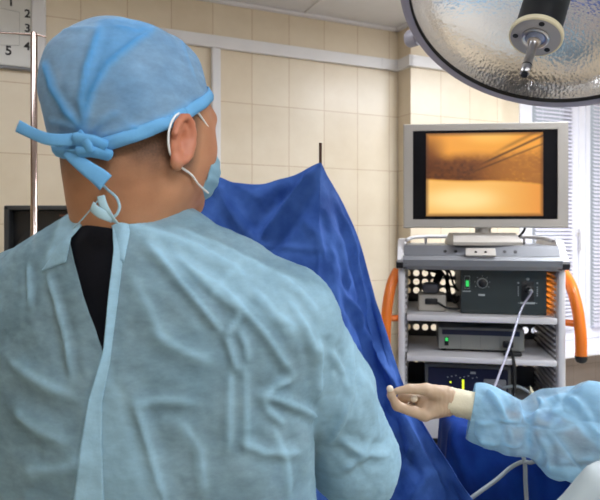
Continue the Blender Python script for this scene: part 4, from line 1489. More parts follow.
# black shirt under the gown
shirt_pr = [('cap', neck0 + (0, -.013, .0), SHR + (-.02, 0, -.005), .067, .054, .04), ('cap', neck0 + (0, -.013, .0), SHL + (.02, 0, -.005), .067, .054, .04),
            ('ell', np.array([-.240, .730, 1.482]), (.026, .030, .034), None, .02),
            ('ell', tb((0, -.003, 1.275)), (.20, .119, .245), RB, .05), ('ell', tb((0, .01, 1.02)), (.176, .118, .22), RB, .06),
            ('cap', SHR, SHR + (ELR - SHR) * .55, .054, .05, .03), ('cap', SHL, SHL + (ELL - SHL) * .55, .054, .05, .03)]
sdf_obj('shirt', shirt_pr, box_grid((-.62, .62, .75), (.14, 1.05, 1.54), .009), M_shirt, person, 0, None, 2)
tr = []
for s in (-1, 1):
    tr += [('cap', tb((s * .085, .01, .95)), tb((s * .10, .015, .50)), .10, .075, .04), ('cap', tb((s * .10, .015, .50)), tb((s * .105, 0, .10)), .075, .065, .03)]
sdf_obj('trousers', tr, box_grid((-.50, .60, .04), (.06, 1.02, 1.08), .014), M_trous, person, 0, None, 2)
for s in (-1, 1):
    sdf_obj('shoe', [('cap', tb((s * .105, -.02, .05)), tb((s * .12, .16, .035)), .05, .038, .02), ('cutell', tb((s * .11, .05, -.10)), (.3, .3, .10), None, .004)],
            box_grid(tb((s * .11, 0, 0)) - (.13, .14, .02), tb((s * .11, 0, 0)) + (.13, .26, .16), .008), M_shoe, person)
for wr, el, sd in ((WRR, ELR, 1), (WRL, ELL, -1)):
    d = (wr - el) / np.linalg.norm(wr - el)
    up = np.array([0, 0, 1.]); up = up - d * (up @ d); up /= np.linalg.norm(up)
    th = np.cross(d, up) * (-1 if sd > 0 else 1)       # thumbs turn inward
    Rh_ = np.stack([d, th, up], 1)
    pr = xf(hand_prims(sd), Rh_, wr + d * .01) + [('cap', wr - d * .04, wr + d * .03, .031, .026, .012)]
    sdf_obj('glove', pr, box_grid(wr + d * .06 - .15, wr + d * .06 + .15, .004), M_glove, person, .0022, None, 1)

# gown
go = [
    ('cap', neck0 + (.0, -.01, .0), SHR + (.0, 0, .0), .068, .066, .05), ('cap', neck0 + (0, -.01, .0), SHL + (0, 0, .0), .068, .066, .05),
    ('ell', tb((0, -.003, 1.28)), (.212, .128, .25), RB, .06), ('ell', tb((0, .005, 1.02)), (.215, .145, .30), RB, .07),
    ('cap', tb((0, .01, 1.0)), tb((0, .02, .40)), .16, .24, .08),
    ('cap', SHR + (-.025, -.012, -.04), np.array([-.045, .735, 1.02]), .062, .070, .05),
    ('cap', SHL + (.02, -.012, -.04), np.array([-.40, .80, 1.02]), .062, .070, .05),
    ('cap', SHR + (.012, .0, -.005), (SHR + ELR) / 2 + (.012, 0, .0), .062, .062, .03),
    ('cap', (SHR + ELR) / 2 + (.012, 0, .0), ELR + (.004, 0, -.01), .062, .068, .02), ('cap', ELR, WRR, .066, .042, .02),
    ('cap', SHL, ELL, .066, .064, .03), ('cap', ELL, WRL, .062, .042, .02),
    ('cutell', np.array([.055, .70, 1.12]), (.018, .06, .10), rotz(0) @ rotx(0), .03),
]
gx2 = axis_steps([(-.62, -.42, .008), (-.42, .17, .0034)])
gy2 = axis_steps([(.60, .86, .0036), (.86, 1.16, .010)])
gz2 = axis_steps([(.12, 1.06, .014), (1.06, 1.57, .0034)])
S = SDF(gx2, gy2, gz2); S.puts(go)
GV, GQ = S.mesh()
GV = relax(GV, GQ, 3)
GN = vnormals(GV, GQ)
FOLD.clear()
bv0 = bvh_of(GV, GQ)
creases = [
    ([(148, 243), (175, 275), (203, 308), (225, 335)], .0075, .0065), ([(172, 252), (205, 282), (243, 314)], .006, .006), ([(124, 222), (165, 236), (205, 250), (250, 275)], .0045, .008),
    ([(170, 226), (215, 242), (270, 268)], .004, .008), ([(243, 312), (234, 323), (226, 336)], .006, .005), ([(200, 272), (225, 290), (248, 314), (266, 334), (280, 356), (296, 376)], .006, .006),
    ([(226, 337), (232, 352), (238, 372)], .006, .005), ([(231, 366), (230, 405), (229, 452)], .0035, .0055), ([(245, 362), (246, 400), (247, 458)], .0035, .0055),
    ([(238, 330), (246, 345), (248, 362)], .005, .005), ([(258, 394), (280, 400), (300, 408), (316, 417)], .0065, .0055), ([(262, 398), (275, 388), (294, 380)], .0045, .005),
    ([(262, 397), (270, 412), (284, 424)], .004, .005), ([(240, 440), (265, 452), (300, 452)], .005, .006), ([(319, 340), (320, 365), (318, 395)], .008, .008),
    ([(290, 300), (308, 330), (318, 355)], .005, .006), ([(353, 345), (354, 370), (352, 395), (342, 424), (330, 444)], .0075, .006), ([(330, 350), (345, 372), (349, 390)], .004, .005),
    ([(340, 440), (362, 455), (388, 455)], .005, .007), ([(345, 470), (362, 460), (372, 440)], .005, .006), ([(362, 370), (375, 400), (380, 440)], .004, .01),
    ([(28, 264), (29, 285), (31, 305)], .004, .004), ([(46, 272), (58, 305), (68, 345), (73, 382)], .0045, .005), ([(10, 360), (35, 378), (72, 396)], .006, .012),
    ([(14, 410), (40, 430), (70, 445)], .005, .012), ([(130, 270), (150, 310), (165, 345)], .003, .010), ([(135, 405), (160, 400), (195, 402)], .004, .007),
    ([(150, 330), (185, 352), (215, 362)], .0035, .010), ([(135, 400), (150, 450), (165, 500)], .006, .007), ([(255, 290), (275, 315), (300, 330)], .004, .008),
    ([(180, 420), (200, 450), (205, 495)], .004, .012), ([(280, 275), (300, 290), (318, 312)], .004, .007), ([(95, 455), (60, 470), (20, 472)], .005, .014),
    ([(275, 430), (285, 460), (290, 498)], .005, .008), ([(210, 300), (222, 280), (240, 262)], .003, .006)]
for pix, amp, w in creases:
    p3 = hits(bv0, pix, 0, 3)
    if len(p3) > 2:
        GV = crease(GV, GN, p3, amp * 1.0, w * .75)
back = np.clip((1.0 - GV[:, 1]) / .1, 0, 1)
GV = GV + GN * ((.0030 * fbm(GV * 13, 3) + .0060 * (worley_fold(GV * np.array([11, 11, 7.5]), 5) - .35) + .0007 * fbm(GV * 90, 2)))[:, None]
bvg = bvh_of(GV, GQ)
gpx = to_px(GV)
facing = (GN[:, 1] < .15)
ply = np.zeros(len(GV))
for poly in ([(60, 220), (95, 200), (70, 240), (40, 274)], [(104, 352), (88, 400), (72, 505), (168, 505), (128, 405)], [(120, 215), (200, 240), (350, 300), (420, 520), (316, 520), (322, 420), (316, 350), (250, 310), (160, 262)]):
    m_ = in_poly(gpx, poly) & facing
    ply = np.where(m_, .9 if len(poly) == 4 else .6 if len(poly) == 5 else .7, ply)
ply = np.maximum(ply, np.clip((GV[:, 0] - .0) / .06, 0, 1) * .85)
for _ in range(6):      # soften
    s_p = np.zeros(len(GV)); c_p = np.zeros(len(GV))
    for a in range(4):
        np.add.at(s_p, GQ[:, a], ply[GQ[:, (a + 1) % 4]]); np.add.at(c_p, GQ[:, a], 1)
    ply = .4 * ply + .6 * s_p / np.maximum(c_p, 1)
for f_ in FOLD:
    ply = np.maximum(ply, np.minimum(1, ply + .6 * f_))
# slit: cut along straight edges
bm = bmesh.new()
lay = bm.verts.layers.float.new('ply')
bvs = [bm.verts.new(v) for v in GV]
for v, pl_ in zip(bvs, ply):
    v[lay] = float(pl_)
for q in GQ:
    try:
        bm.faces.new([bvs[i] for i in q])
    except ValueError:
        pass
slit = [(68, 217), (70, 243), (103.5, 354), (115, 262), (115, 217)]
sp3 = []
for u, v in slit:
    h_ = hit(bvg, u, v)
    k = h_[1] if h_ is not None and h_[1] < .76 else .70
    sp3.append(((u - 300) / F * k, H + (HZ - v) / F * k))
sp3[0] = (sp3[1][0] - .002, sp3[1][1] + .045)
sp3[4] = (sp3[3][0], sp3[0][1])
if True:
    n = len(sp3)
    area = sum(sp3[i][0] * sp3[(i + 1) % n][1] - sp3[(i + 1) % n][0] * sp3[i][1] for i in range(n))
    ccx, ccz = sum(p[0] for p in sp3) / n, sum(p[1] for p in sp3) / n
    planes = []
    for i in range(n):
        a, b2 = sp3[i], sp3[(i + 1) % n]
        nx, nz = (b2[1] - a[1]), -(b2[0] - a[0])
        if (ccx - a[0]) * nx + (ccz - a[1]) * nz > 0:
            nx, nz = -nx, -nz
        planes.append((Vector((a[0], 0, a[1])), Vector((nx, 0, nz)).normalized()))
    x0s, x1s, z0s, z1s = min(p[0] for p in sp3) - .02, max(p[0] for p in sp3) + .02, min(p[1] for p in sp3) - .02, max(p[1] for p in sp3) + .02
    for co, no in planes:
        fc = [f for f in bm.faces if f.calc_center_median().y < .76 and x0s < f.calc_center_median().x < x1s and z0s < f.calc_center_median().z < z1s]
        geom = list({e for f in fc for e in f.edges} | {v for f in fc for v in f.verts}) + fc
        bmesh.ops.bisect_plane(bm, geom=geom, plane_co=co, plane_no=no, dist=1e-5)
    kill = []
    for f in bm.faces:
        c = f.calc_center_median()
        if c.y < .775 and all((c - co).dot(no) < 1e-5 for co, no in planes):
            kill.append(f)
    bmesh.ops.delete(bm, geom=kill, context='FACES')
me = bpy.data.meshes.new('gown'); bm.to_mesh(me); bm.free()
gown = link('gown', me, M_gown, person, True)
solidify(gown, .0012)


def strip(bvx, left, right, n, mth, m, name, parent, prof, th=.0012, attr=1.0):
    """a cloth strip lying on a surface between two pixel polylines, lifted by prof(j)"""
    def rs(p, k):
        p = np.asarray(p, float); L = np.concatenate([[0], np.cumsum(np.linalg.norm(np.diff(p, axis=0), axis=1))])
        s = np.linspace(0, L[-1], k)
        return np.stack([np.interp(s, L, p[:, i]) for i in (0, 1)], -1)
    A, B = rs(left, n), rs(right, n)
    rows = []
    last = None
    for i in range(n):
        row = []
        for j in range(mth):
            q = A[i] + (B[i] - A[i]) * j / (mth - 1)
            h = hit(bvx, q[0], q[1], 0)
            if h is None:
                h = last if last is not None else P(q[0], q[1], .69)
                h = P(q[0], q[1], h[1])
            last = h
            row.append(h)
        rows.append(row)
    R = np.array(rows)
    # smooth depth so that the strip bridges hollows
    for _ in range(2):
        R[1:-1, :, 1] = (R[:-2, :, 1] + R[1:-1, :, 1] * 2 + R[2:, :, 1]) / 4
    for j in range(mth):
        for i in range(n):
            d = R[i, j] - np.array(CAM); d /= np.linalg.norm(d)
            R[i, j] -= d * prof(i / (n - 1), j / (mth - 1))
    mb = MB(); mb.grid(R)
    o = mb.build(name, m, parent, True, recalc=False)
    set_attr(o.data, 'ply', np.full(len(o.data.vertices), attr))
    solidify(o, th)
    return o


# overlapping back edge, rolled hem, collar flap and knot
strip(bvg, [(112, 222), (113.5, 250), (108, 300), (103.5, 350), (88, 402), (80, 450), (73, 505)], [(122, 222), (124, 250), (118, 300), (110, 362), (102, 402), (102, 450), (104, 505)], 60, 12, M_gown, 'back_edge', person,
      lambda a, b: .0015 + .006 * (1 - b) ** 1.5 * min(1, a * 3 + .2), attr=.85)
strip(bvg, [(94, 203), (76, 222), (58, 247), (41, 272)], [(103, 209), (88, 219), (71, 238), (66, 262)], 26, 10, M_gown, 'collar_flap', person, lambda a, b: .0015 + .006 * math.sin(math.pi * b) * (1 - .9 * a), attr=.9)
strip(bvg, [(100, 207), (108, 216), (113, 230), (120, 260)], [(113, 212), (126, 216), (130, 232), (124, 262)], 20, 8, M_gown, 'collar_fold', person, lambda a, b: .0015 + .006 * math.sin(math.pi * b) * (1 - .95 * a), attr=.9)
kb = P(99, 208, .672)
mb = MB(); mb.tube([P(100, 182, .690), P(108, 190, .680), P(116, 197, .674), P(119.5, 206, .670), P(117, 214, .668), P(112, 218, .668)], .0016, 8, 8); mb.build('tie_string', M_gstrap, person, True)
# neckband where the gown meets the neck
nb = MB()
bvp = bvh_of(PV, PQ)
pts = []
for k in range(33):
    a = 2 * math.pi * k / 32
    o_ = np.array([-.2155, .776, 1.514 + .004 * math.cos(a + 1.2)])
    d = Vector((math.sin(a), math.cos(a), 0))
    r = bvp.ray_cast(Vector(o_) + d * .3, -d)
    p_ = np.array(r[0]) if r[0] is not None else o_ + np.array(d) * .085
    pts.append(p_ + np.array(d) * .002)
nb.tube(pts, .0022, 8, 2)

# cap
CUT_A = math.radians(31)
cr = RH @ np.array([1, 0, 0]); cf = RH @ np.array([0, math.cos(CUT_A), math.sin(CUT_A)]); cn = np.cross(cr, cf)
c0p = HC + RH @ np.array([0, -.01, -.026])
cap_pr = xf([('ell', (0, -.012, .003), (.086, .106, .0975), None, 0), ('ell', (-.002, -.043, .008), (.082, .086, .086), None, .02),
             ('ell', (-.036, -.030, .030), (.058, .073, .062), None, .03), ('ell', (.012, .042, .074), (.016, .018, .020), None, .045), ('ell', (0, -.014, -.04), (.0805, .098, .07), None, .02)], RH, HC)
S = SDF(*box_grid(HC - (.16, .17, .15), HC + (.16, .17, .16), .0028)); S.puts(cap_pr)
CV, CQ = S.mesh()
CV = relax(CV, CQ, 2)
CN = vnormals(CV, CQ)
FOLD.clear()
bvc = bvh_of(CV, CQ)
for pix, amp, w in (([(84, 128), (80, 100), (86, 66), (100, 26)], .0035, .0035), ([(84, 122), (92, 92), (108, 64), (138, 40), (166, 24)], .0045, .0035), ([(44, 62), (52, 88), (66, 112), (84, 132)], .0035, .0035),
                    ([(44, 40), (70, 30), (98, 28)], .002, .004), ([(112, 26), (140, 30), (160, 22)], .002, .004), ([(120, 120), (140, 130), (170, 116), (196, 96)], .002, .004), ([(168, 18), (184, 50), (196, 82)], .003, .004),
                    ([(90, 135), (104, 120), (120, 110)], .003, .003), ([(95, 138), (118, 132), (140, 126)], .003, .003), ([(76, 130), (66, 124), (50, 122)], .003, .003)):
    p3 = hits(bvc, pix, 0, 3)
    if len(p3) > 2:
        CV = crease(CV, CN, p3, amp, w)
CV = CV + CN * (.0016 * fbm(CV * 28, 2) + .0022 * (worley_fold(CV * 17, 2) - .35))[:, None]
cpx = to_px(CV)
cface = CN[:, 1] < .2
hgt = (CV - c0p) @ cn
cply = np.zeros(len(CV))
cply = np.where(in_poly(cpx, [(84, 130), (79, 100), (84, 66), (99, 20), (170, 14), (138, 41), (108, 65), (93, 93), (86, 126)]) & cface, .62, cply)
cply = np.where(in_poly(cpx, [(40, 62), (48, 60), (58, 90), (72, 112), (90, 132), (82, 136), (62, 114), (48, 90)]) & cface, .5, cply)
cply = np.where(hgt < .014, .95, cply)
for _ in range(4):
    s_p = np.zeros(len(CV)); c_p = np.zeros(len(CV))
    for a in range(4):
        np.add.at(s_p, CQ[:, a], cply[CQ[:, (a + 1) % 4]]); np.add.at(c_p, CQ[:, a], 1)
    cply = .4 * cply + .6 * s_p / np.maximum(c_p, 1)
for f_ in FOLD:
    cply = np.maximum(cply, np.minimum(1, cply + .5 * f_))
bm = bmesh.new(); lay = bm.verts.layers.float.new('ply')
bvs = [bm.verts.new(v) for v in CV]
for v, pl_ in zip(bvs, cply):
    v[lay] = float(pl_)
for q in CQ:
    bm.faces.new([bvs[i] for i in q])
bmesh.ops.bisect_plane(bm, geom=bm.verts[:] + bm.edges[:] + bm.faces[:], plane_co=Vector(c0p), plane_no=Vector(cn), clear_inner=True)
me = bpy.data.meshes.new('cap'); bm.to_mesh(me); bm.free()
capo = link('cap', me, M_cap, person, True)
solidify(capo, .001)
# band: the folded lower edge, lying just outside the cap
def cap_ring(base, d0):
    """a closed loop on the cap, d0 above its cut plane"""
    out = []
    for k in range(97):
        a = 2 * math.pi * k / 96
        d = Vector(cr * math.cos(a) + cf * math.sin(a))
        o_ = Vector(c0p + cn * d0)
        r = bvc.ray_cast(o_ + d * .3, -d)
        p_ = np.array(r[0]) if r[0] is not None else np.array(o_ + d * .09)
        out.append((p_, np.array(d)))
    return out
rows = []
for j, (dz, lf) in enumerate(((-.001, .0005), (.001, .0030), (.006, .0042), (.011, .0036), (.0145, .0022), (.0155, .0002))):
    rg = cap_ring(None, max(dz, .001))
    rows.append([p + d * (lf + .0010 * math.sin(k * .9 + j)) + cn * min(dz, 0) for k, (p, d) in enumerate(rg)])
mb = MB(); mb.grid(np.array(rows)); bd = mb.build('band', M_strap, capo, True, recalc=False); solidify(bd, .001)
set_attr(bd.data, 'ply', np.ones(len(bd.data.vertices)))


def ribbon(pts, wv, m, name, parent, th=.0012):
    """flat ribbon through points, half-width vectors wv"""
    A = resample(pts, 30); Wd = resample(wv, 30)
    rows = [[A[i] + Wd[i] * s + np.array([0, -.0012, 0]) * (1 - s * s) for s in np.linspace(-1, 1, 7)] for i in range(30)]
    mb = MB(); mb.grid(np.array(rows)); o = mb.build(name, m, parent, True, recalc=False)
    set_attr(o.data, 'ply', np.ones(len(o.data.vertices)))
    solidify(o, th)
    return o


GT = [ribbon([P(78, 224, .674), P(88, 213, .668), P(96, 203, .664), P(102, 197, .664)], [(.006, 0, .006), (.0055, 0, .006), (.004, 0, .005), (.002, 0, .002)], M_gstrap, 'gown_tie', person),
      ribbon([P(101, 196, .664), P(103, 204, .661), P(107, 212, .661), P(113, 222, .668)], [(.004, 0, .001), (.0055, 0, -.001), (.006, 0, -.002), (.007, 0, -.002)], M_gstrap, 'gown_tie', person),
      ribbon([P(92, 206, .661), P(97, 211, .658), P(104, 215, .659), P(112, 219, .665)], [(.002, 0, .005), (.001, 0, .0055), (.001, 0, .0055), (.001, 0, .004)], M_gstrap, 'gown_tie', person)]
px1 = .77 / F
ribbon([P(84, 138, .662), P(66, 140, .658), P(48, 139, .66), P(32, 133, .67), P(18, 126, .68)], [(0, 0, .0075), (0, 0, .0070), (.002, 0, .0062), (.003, 0, .0055), (.0025, 0, .0065)], M_strap, 'tie', capo)
ribbon([P(66, 152, .668), P(76, 160, .662), P(88, 169, .662), P(98, 176, .664), P(106, 183, .668)], [(.003, 0, .0045), (.0045, 0, .006), (.0058, 0, .0075), (.0066, 0, .0082), (.0065, 0, .008)], M_strap, 'tie', capo)
kn = MB()
kn.tube([P(62, 143, .668), P(76, 140, .658), P(92, 142, .657), P(106, 148, .664)], [.004, .009, .0095, .005], 12, 6, flat=.55)
kn.tube([P(66, 150, .668), P(78, 152, .660), P(94, 152, .66), P(112, 156, .672)], [.003, .007, .0075, .004], 12, 6, flat=.55)
kn.tube([P(80, 132, .662), P(86, 142, .655), P(90, 152, .658)], [.004, .0075, .005], 12, 6, flat=.6)
kn.build('knot', M_strap, capo, True)

# mask with ear loops
mk = xf([('ell', (0, .040, -.068), (.0685, .078, .056), None, 0), ('ell', (0, .085, -.07), (.040, .046, .046), None, .02)], RH, HC)
S = SDF(*box_grid(HC + RH @ np.array([0, .06, -.07]) - .13, HC + RH @ np.array([0, .06, -.07]) + .13, .004)); S.puts(mk)
V, Q = S.mesh(); V = relax(V, Q, 1)
V += vnormals(V, Q) * (.0007 * np.sin(((V - HC) @ RH)[:, 2] * 420))[:, None]
bm = bmesh.new()
bvs = [bm.verts.new(v) for v in V]
for q in Q:
    bm.faces.new([bvs[i] for i in q])
bmesh.ops.bisect_plane(bm, geom=bm.verts[:] + bm.edges[:] + bm.faces[:], plane_co=Vector(HC + RH @ np.array([0, .060, -.07])), plane_no=Vector(RH @ np.array([0, 1, -.12])), clear_inner=True)
me = bpy.data.meshes.new('mask'); bm.to_mesh(me); bm.free()
mask = link('mask', me, M_mask, person, True); solidify(mask, .0015)
for s in (-1, 1):
    hl = lambda x, y, z: HC + RH @ np.array([s * x, y, z])
    pts = [hl(.060, .072, -.036), hl(.068, .056, -.026), hl(.0775, .030, -.016), hl(.0845, .008, -.010), hl(.088, -.012, -.014), hl(.0895, -.032, -.028), hl(.088, -.038, -.048), hl(.0835, -.030, -.068), hl(.082, -.014, -.080), hl(.0785, .012, -.088), hl(.0745, .030, -.098), hl(.058, .066, -.104)]
    mb = MB(); mb.tube(pts, .0014, 8, 8); mb.build('ear_loop', M_loop, mask, True)

# ---------------- the second person: one gloved hand reaching in
HP = lambda u, v, y: P(u, v, y)
WR = HP(452, 401, 1.36)
EL2 = np.array([.615, 1.33, 1.02]); SH2 = np.array([.925, 1.24, 1.235])
ctr = np.array([1.05, 1.41, 0.0]); 
RB2 = rotz(math.radians(90))        # faces -x
tb2 = Tm(RB2, ctr)
HC2 = np.array([1.0, 1.40, 1.44]); RH2 = RB2 @ rotx(math.radians(-18))
SH2b = np.array([.99, 1.58, 1.20]); EL2b = np.array([1.03, 1.67, .95]); WR2b = np.array([.95, 1.68, .72])
neck2 = np.array([1.04, 1.405, 1.26])
left_hand = [
    ('cap', HP(456, 401, 1.365), HP(440, 401, 1.37), .026, .031, .02), ('cap', HP(444, 400, 1.385), HP(428, 402, 1.385), .030, .032, .02),
    ('cap', HP(444, 404, 1.36), HP(424.5, 415.5, 1.345), .022, .0125, .014), ('cap', HP(444, 404, 1.375), HP(423, 415, 1.368), .022, .0125, .014),
    ('cap', HP(444, 402, 1.39), HP(424, 413, 1.388), .022, .012, .014), ('cap', HP(444, 400, 1.40), HP(427, 409, 1.407), .02, .011, .014),
    ('cap', HP(446, 394, 1.352), HP(426, 390, 1.338), .018, .0135, .014),                                  # thenar
    ('cap', HP(426, 389, 1.338), HP(409, 388.8, 1.330), .0125, .0105, .006), ('cap', HP(409, 388.8, 1.330), HP(397, 391.0, 1.328), .0102, .0078, .004),   # thumb
    ('cap', HP(424.5, 415.5, 1.345), HP(397, 406, 1.334), .0125, .0112, .006), ('cap', HP(397, 406, 1.334), HP(391.3, 395.5, 1.328), .0108, .0092, .004), ('cap', HP(391.3, 395.5, 1.328), HP(390, 389, 1.326), .009, .0074, .003),   # index
    ('cap', HP(423, 415, 1.368), HP(399, 406, 1.362), .0122, .0110, .006), ('cap', HP(399, 406, 1.362), HP(402, 396.5, 1.357), .0105, .0095, .003), ('cap', HP(402, 396.5, 1.357), HP(414, 398.5, 1.345), .0095, .0078, .003),  # middle
    ('cap', HP(424, 413, 1.388), HP(402, 404, 1.385), .0115, .0105, .006), ('cap', HP(402, 404, 1.385), HP(406, 395, 1.38), .010, .009, .003), ('cap', HP(406, 395, 1.38), HP(417, 398, 1.372), .009, .0075, .003),
    ('cap', HP(427, 409, 1.407), HP(409, 402, 1.405), .010, .009, .006), ('cap', HP(409, 402, 1.405), HP(412, 395, 1.402), .0085, .008, .003), ('cap', HP(412, 395, 1.402), HP(420, 398, 1.397), .008, .007, .003)]
d2 = (WR2b - EL2b) / np.linalg.norm(WR2b - EL2b)
up = np.array([.3, 1., 0]); up = up - d2 * (up @ d2); up /= np.linalg.norm(up)
rh2 = xf(hand_prims(1), np.stack([d2, -np.cross(up, d2), up], 1), WR2b + d2 * .01)
body2 = xf(head_prims(), RH2, HC2, .94) + [
    ('cap', HC2 + RH2 @ np.array([0, -.012, -.08]), neck2, .052, .058, .04),
    ('cap', neck2, SH2 + (.01, .02, 0), .05, .043, .05), ('cap', neck2, SH2b + (.01, -.02, 0), .05, .043, .05),
    ('ell', tb2((0, 0, 1.09)), (.16, .10, .22), RB2, .05), ('ell', tb2((0, 0, .93)), (.165, .115, .20), RB2, .06),
    ('cap', SH2, EL2, .043, .037, .03), ('cap', EL2, WR, .036, .021, .02), ('cap', SH2b, EL2b, .043, .037, .03), ('cap', EL2b, WR2b, .037, .025, .02)]
for s in (-1, 1):
    body2 += [('cap', tb2((s * .085, 0, .86)), tb2((s * .09, 0, .46)), .08, .055, .04), ('cap', tb2((s * .09, 0, .46)), tb2((s * .095, -.01, .09)), .05, .036, .03), ('cap', tb2((s * .095, -.02, .045)), tb2((s * .105, .14, .03)), .036, .028, .03)]
gxb = axis_steps([(.15, .34, .0035), (.34, .78, .009), (.78, .90, .009), (.90, 1.10, .006), (1.10, 1.28, .01)])
gyb = axis_steps([(1.08, 1.30, .009), (1.30, 1.52, .0055), (1.52, 1.80, .01)])
gzb = axis_steps([(-.02, .98, .012), (.98, 1.18, .005), (1.18, 1.68, .006)])
def b2a(V, Q):
    loc = (V - HC2) @ RH2
    hair = np.clip((loc[:, 2] + .09) / .04, 0, 1) * (1 - np.clip((loc[:, 1] - .01) / .03, 0, 1) * np.clip((.05 - loc[:, 2]) / .03, 0, 1)) * (np.linalg.norm(loc, axis=1) < .16)
    return V, Q, {'hair': hair, 'flush': np.zeros(len(V))}
per2, V2, Q2 = sdf_obj('person', body2 + xf(left_hand, np.eye(3), (0, 0, 0)) + rh2, (gxb, gyb, gzb), M_skin, None, -.0022, b2a, 1)
setp(per2, 'person at the frame edge reaching a beige gloved hand from a light blue gown sleeve', 'person')
for s in (-1, 1):
    c = HC2 + RH2 @ (np.array([s * .031, .083, -.02]) * .94)
    mb = MB(); mb.lathe(c, RH2 @ np.array([0, 1, 0]), [(.0105 * math.sin(a), -.0105 * math.cos(a)) for a in np.linspace(.02, math.pi - .02, 12)], 18)
    e = mb.build('eye', M_eye, per2, smooth=True)
    mb = MB(); mb.lathe(c + RH2 @ np.array([0, .0095, 0]), RH2 @ np.array([0, 1, 0]), [(.0055, 0), (.004, .0012), (.001, .0016)], 16); mb.build('iris', M_hairm, e, smooth=True)

def glove_fn(V, Q):
    N_ = vnormals(V, Q)
    px = to_px(V)
    w = np.clip((px[:, 0] - 428) / 20, 0, 1)
    V = V + N_ * ((.0006 * fbm(V * 70, 2)) + w * .0003 * np.sin(V[:, 0] * 700 + 6 * fbm(V * 25, 2)))[:, None]
    return V, Q, {}
gl, _, _ = sdf_obj('glove', left_hand, box_grid(HP(380, 430, 1.30) - .02, HP(462, 372, 1.43) + .02, .0021), M_glove, per2, 0, glove_fn, 1)
# pale fingertip ends
for c, r in ((HP(390, 388.8, 1.325), .0078), (HP(414, 398.6, 1.343), .0082)):
    MB().lathe(Vector(c), (0, 0, 1), [(r * math.sin(a), -r * math.cos(a)) for a in np.linspace(.02, math.pi - .02, 12)], 16).build('glove_tip', M_tip, gl, True, label='paler stretched glove fingertip')
# glove cuff
ca_, cb_ = HP(448, 400, 1.365), HP(484, 409, 1.345)
axis = (cb_ - ca_); Lc = np.linalg.norm(axis)
mb = MB(); mb.lathe(ca_, axis, [(.0275 + .004 * (i / 22) + (.0011 if i % 2 else 0) + (.0015 if i in (0, 1) else 0), Lc * i / 22) for i in range(23)], 40, caps=False)
cu = mb.build('cuff', M_cuff, per2, True); 
cv = np.empty(len(cu.data.vertices) * 3, np.float32); cu.data.vertices.foreach_get('co', cv); cv = cv.reshape(-1, 3).astype(float)
cv += np.stack([.0012 * fbm(cv * 60, 2), .0012 * fbm(cv * 60 + 5, 2), .0016 * fbm(cv * 50 + 9, 2)], -1)
cu.data.vertices.foreach_set('co', cv.astype(np.float32).ravel()); solidify(cu, .0015)
sdf_obj('glove', rh2 + [('cap', WR2b - d2 * .05, WR2b + d2 * .03, .03, .026, .012)], box_grid(WR2b + d2 * .06 - .15, WR2b + d2 * .06 + .15, .004), M_glove, per2, .0, None, 1)

# gown of the second person; the near sleeve is puffed in two lobes
g2 = [
    ('cap', HP(484, 414, 1.345), HP(504, 422, 1.335), .056, .066, .03), ('ell', HP(492, 402, 1.33), (.022, .04, .026), None, .03), ('ell', HP(488, 432, 1.335), (.036, .045, .036), None, .03),
    ('cap', HP(510, 426, 1.335), HP(536, 430, 1.32), .052, .056, .03), ('ell', HP(556, 436, 1.31), (.075, .08, .088), None, .03), ('ell', HP(583, 430, 1.30), (.07, .085, .098), None, .04),
    ('cutell', HP(531, 385, 1.315), (.026, .09, .042), None, .025), ('cutell', HP(527, 466, 1.315), (.014, .07, .026), None, .03),
    ('cap', HP(572, 440, 1.30), HP(612, 430, 1.30), .082, .09, .04),
    ('cap', EL2 + (.03, -.01, .02), SH2, .090, .070, .05), ('cap', neck2 + (0, 0, -.03), SH2, .066, .062, .05), ('cap', neck2 + (0, 0, -.03), SH2b, .066, .062, .05),
    ('cap', SH2b, EL2b, .068, .072, .04), ('cap', EL2b, WR2b + (EL2b - WR2b) * .15, .07, .045, .03),
    ('ell', tb2((0, 0, 1.08)), (.20, .13, .23), RB2, .05), ('ell', tb2((0, .015, .93)), (.205, .165, .24), RB2, .06), ('cap', tb2((0, .03, .90)), tb2((0, .02, .38)), .19, .25, .06),
    ('cap', np.array([.86, 1.32, .90]), np.array([.80, 1.32, .60]), .14, .17, .08)]
gxs = axis_steps([(.36, .72, .0032), (.72, 1.40, .011)])
gys = axis_steps([(1.02, 1.20, .011), (1.20, 1.42, .0034), (1.42, 1.86, .012)])
gzs = axis_steps([(.10, .90, .013), (.90, 1.20, .0032), (1.20, 1.42, .01)])
S = SDF(gxs, gys, gzs); S.puts(g2)
V, Q = S.mesh(); V = relax(V, Q, 2); Nn = vnormals(V, Q)
bvs_ = bvh_of(V, Q)
arm = V[:, 0] < .72
FOLD.clear()
f = worley_fold(V * 24, 1)
f2 = worley_fold(V * np.array([9, 9, 11]) + 4, 8)
V = V + Nn * ((.026 * (f2 - .33) + .003 * (f - .33) + .003 * fbm(V * 14, 2)) * np.where(arm, 1.0, .5))[:, None]
for pix, amp, w in (([(487, 388), (496, 400), (506, 418), (512, 440)], .010, .006), ([(526, 404), (530, 425), (527, 452)], -.016, .010), ([(545, 400), (534, 416), (530, 440)], .012, .007),
                    ([(535, 428), (545, 448), (550, 470)], .009, .005), ([(474, 424), (500, 420), (524, 424)], .007, .006), ([(578, 402), (590, 420), (602, 440)], .012, .006), ([(545, 398), (562, 392), (578, 402)], .008, .006),
                    ([(476, 440), (496, 446), (522, 444)], .007, .006), ([(560, 462), (580, 460), (604, 455)], .006, .006), ([(532, 392), (550, 410), (575, 404)], .008, .006), ([(520, 400), (524, 410), (520, 425)], .006, .005)):
    p3 = hits(bvs_, pix, 0, 3)
    if len(p3) > 2:
        V = crease(V, Nn, p3, amp, w)
px = to_px(V)
pl2 = np.where(V[:, 0] > .72, .9, 0.0)
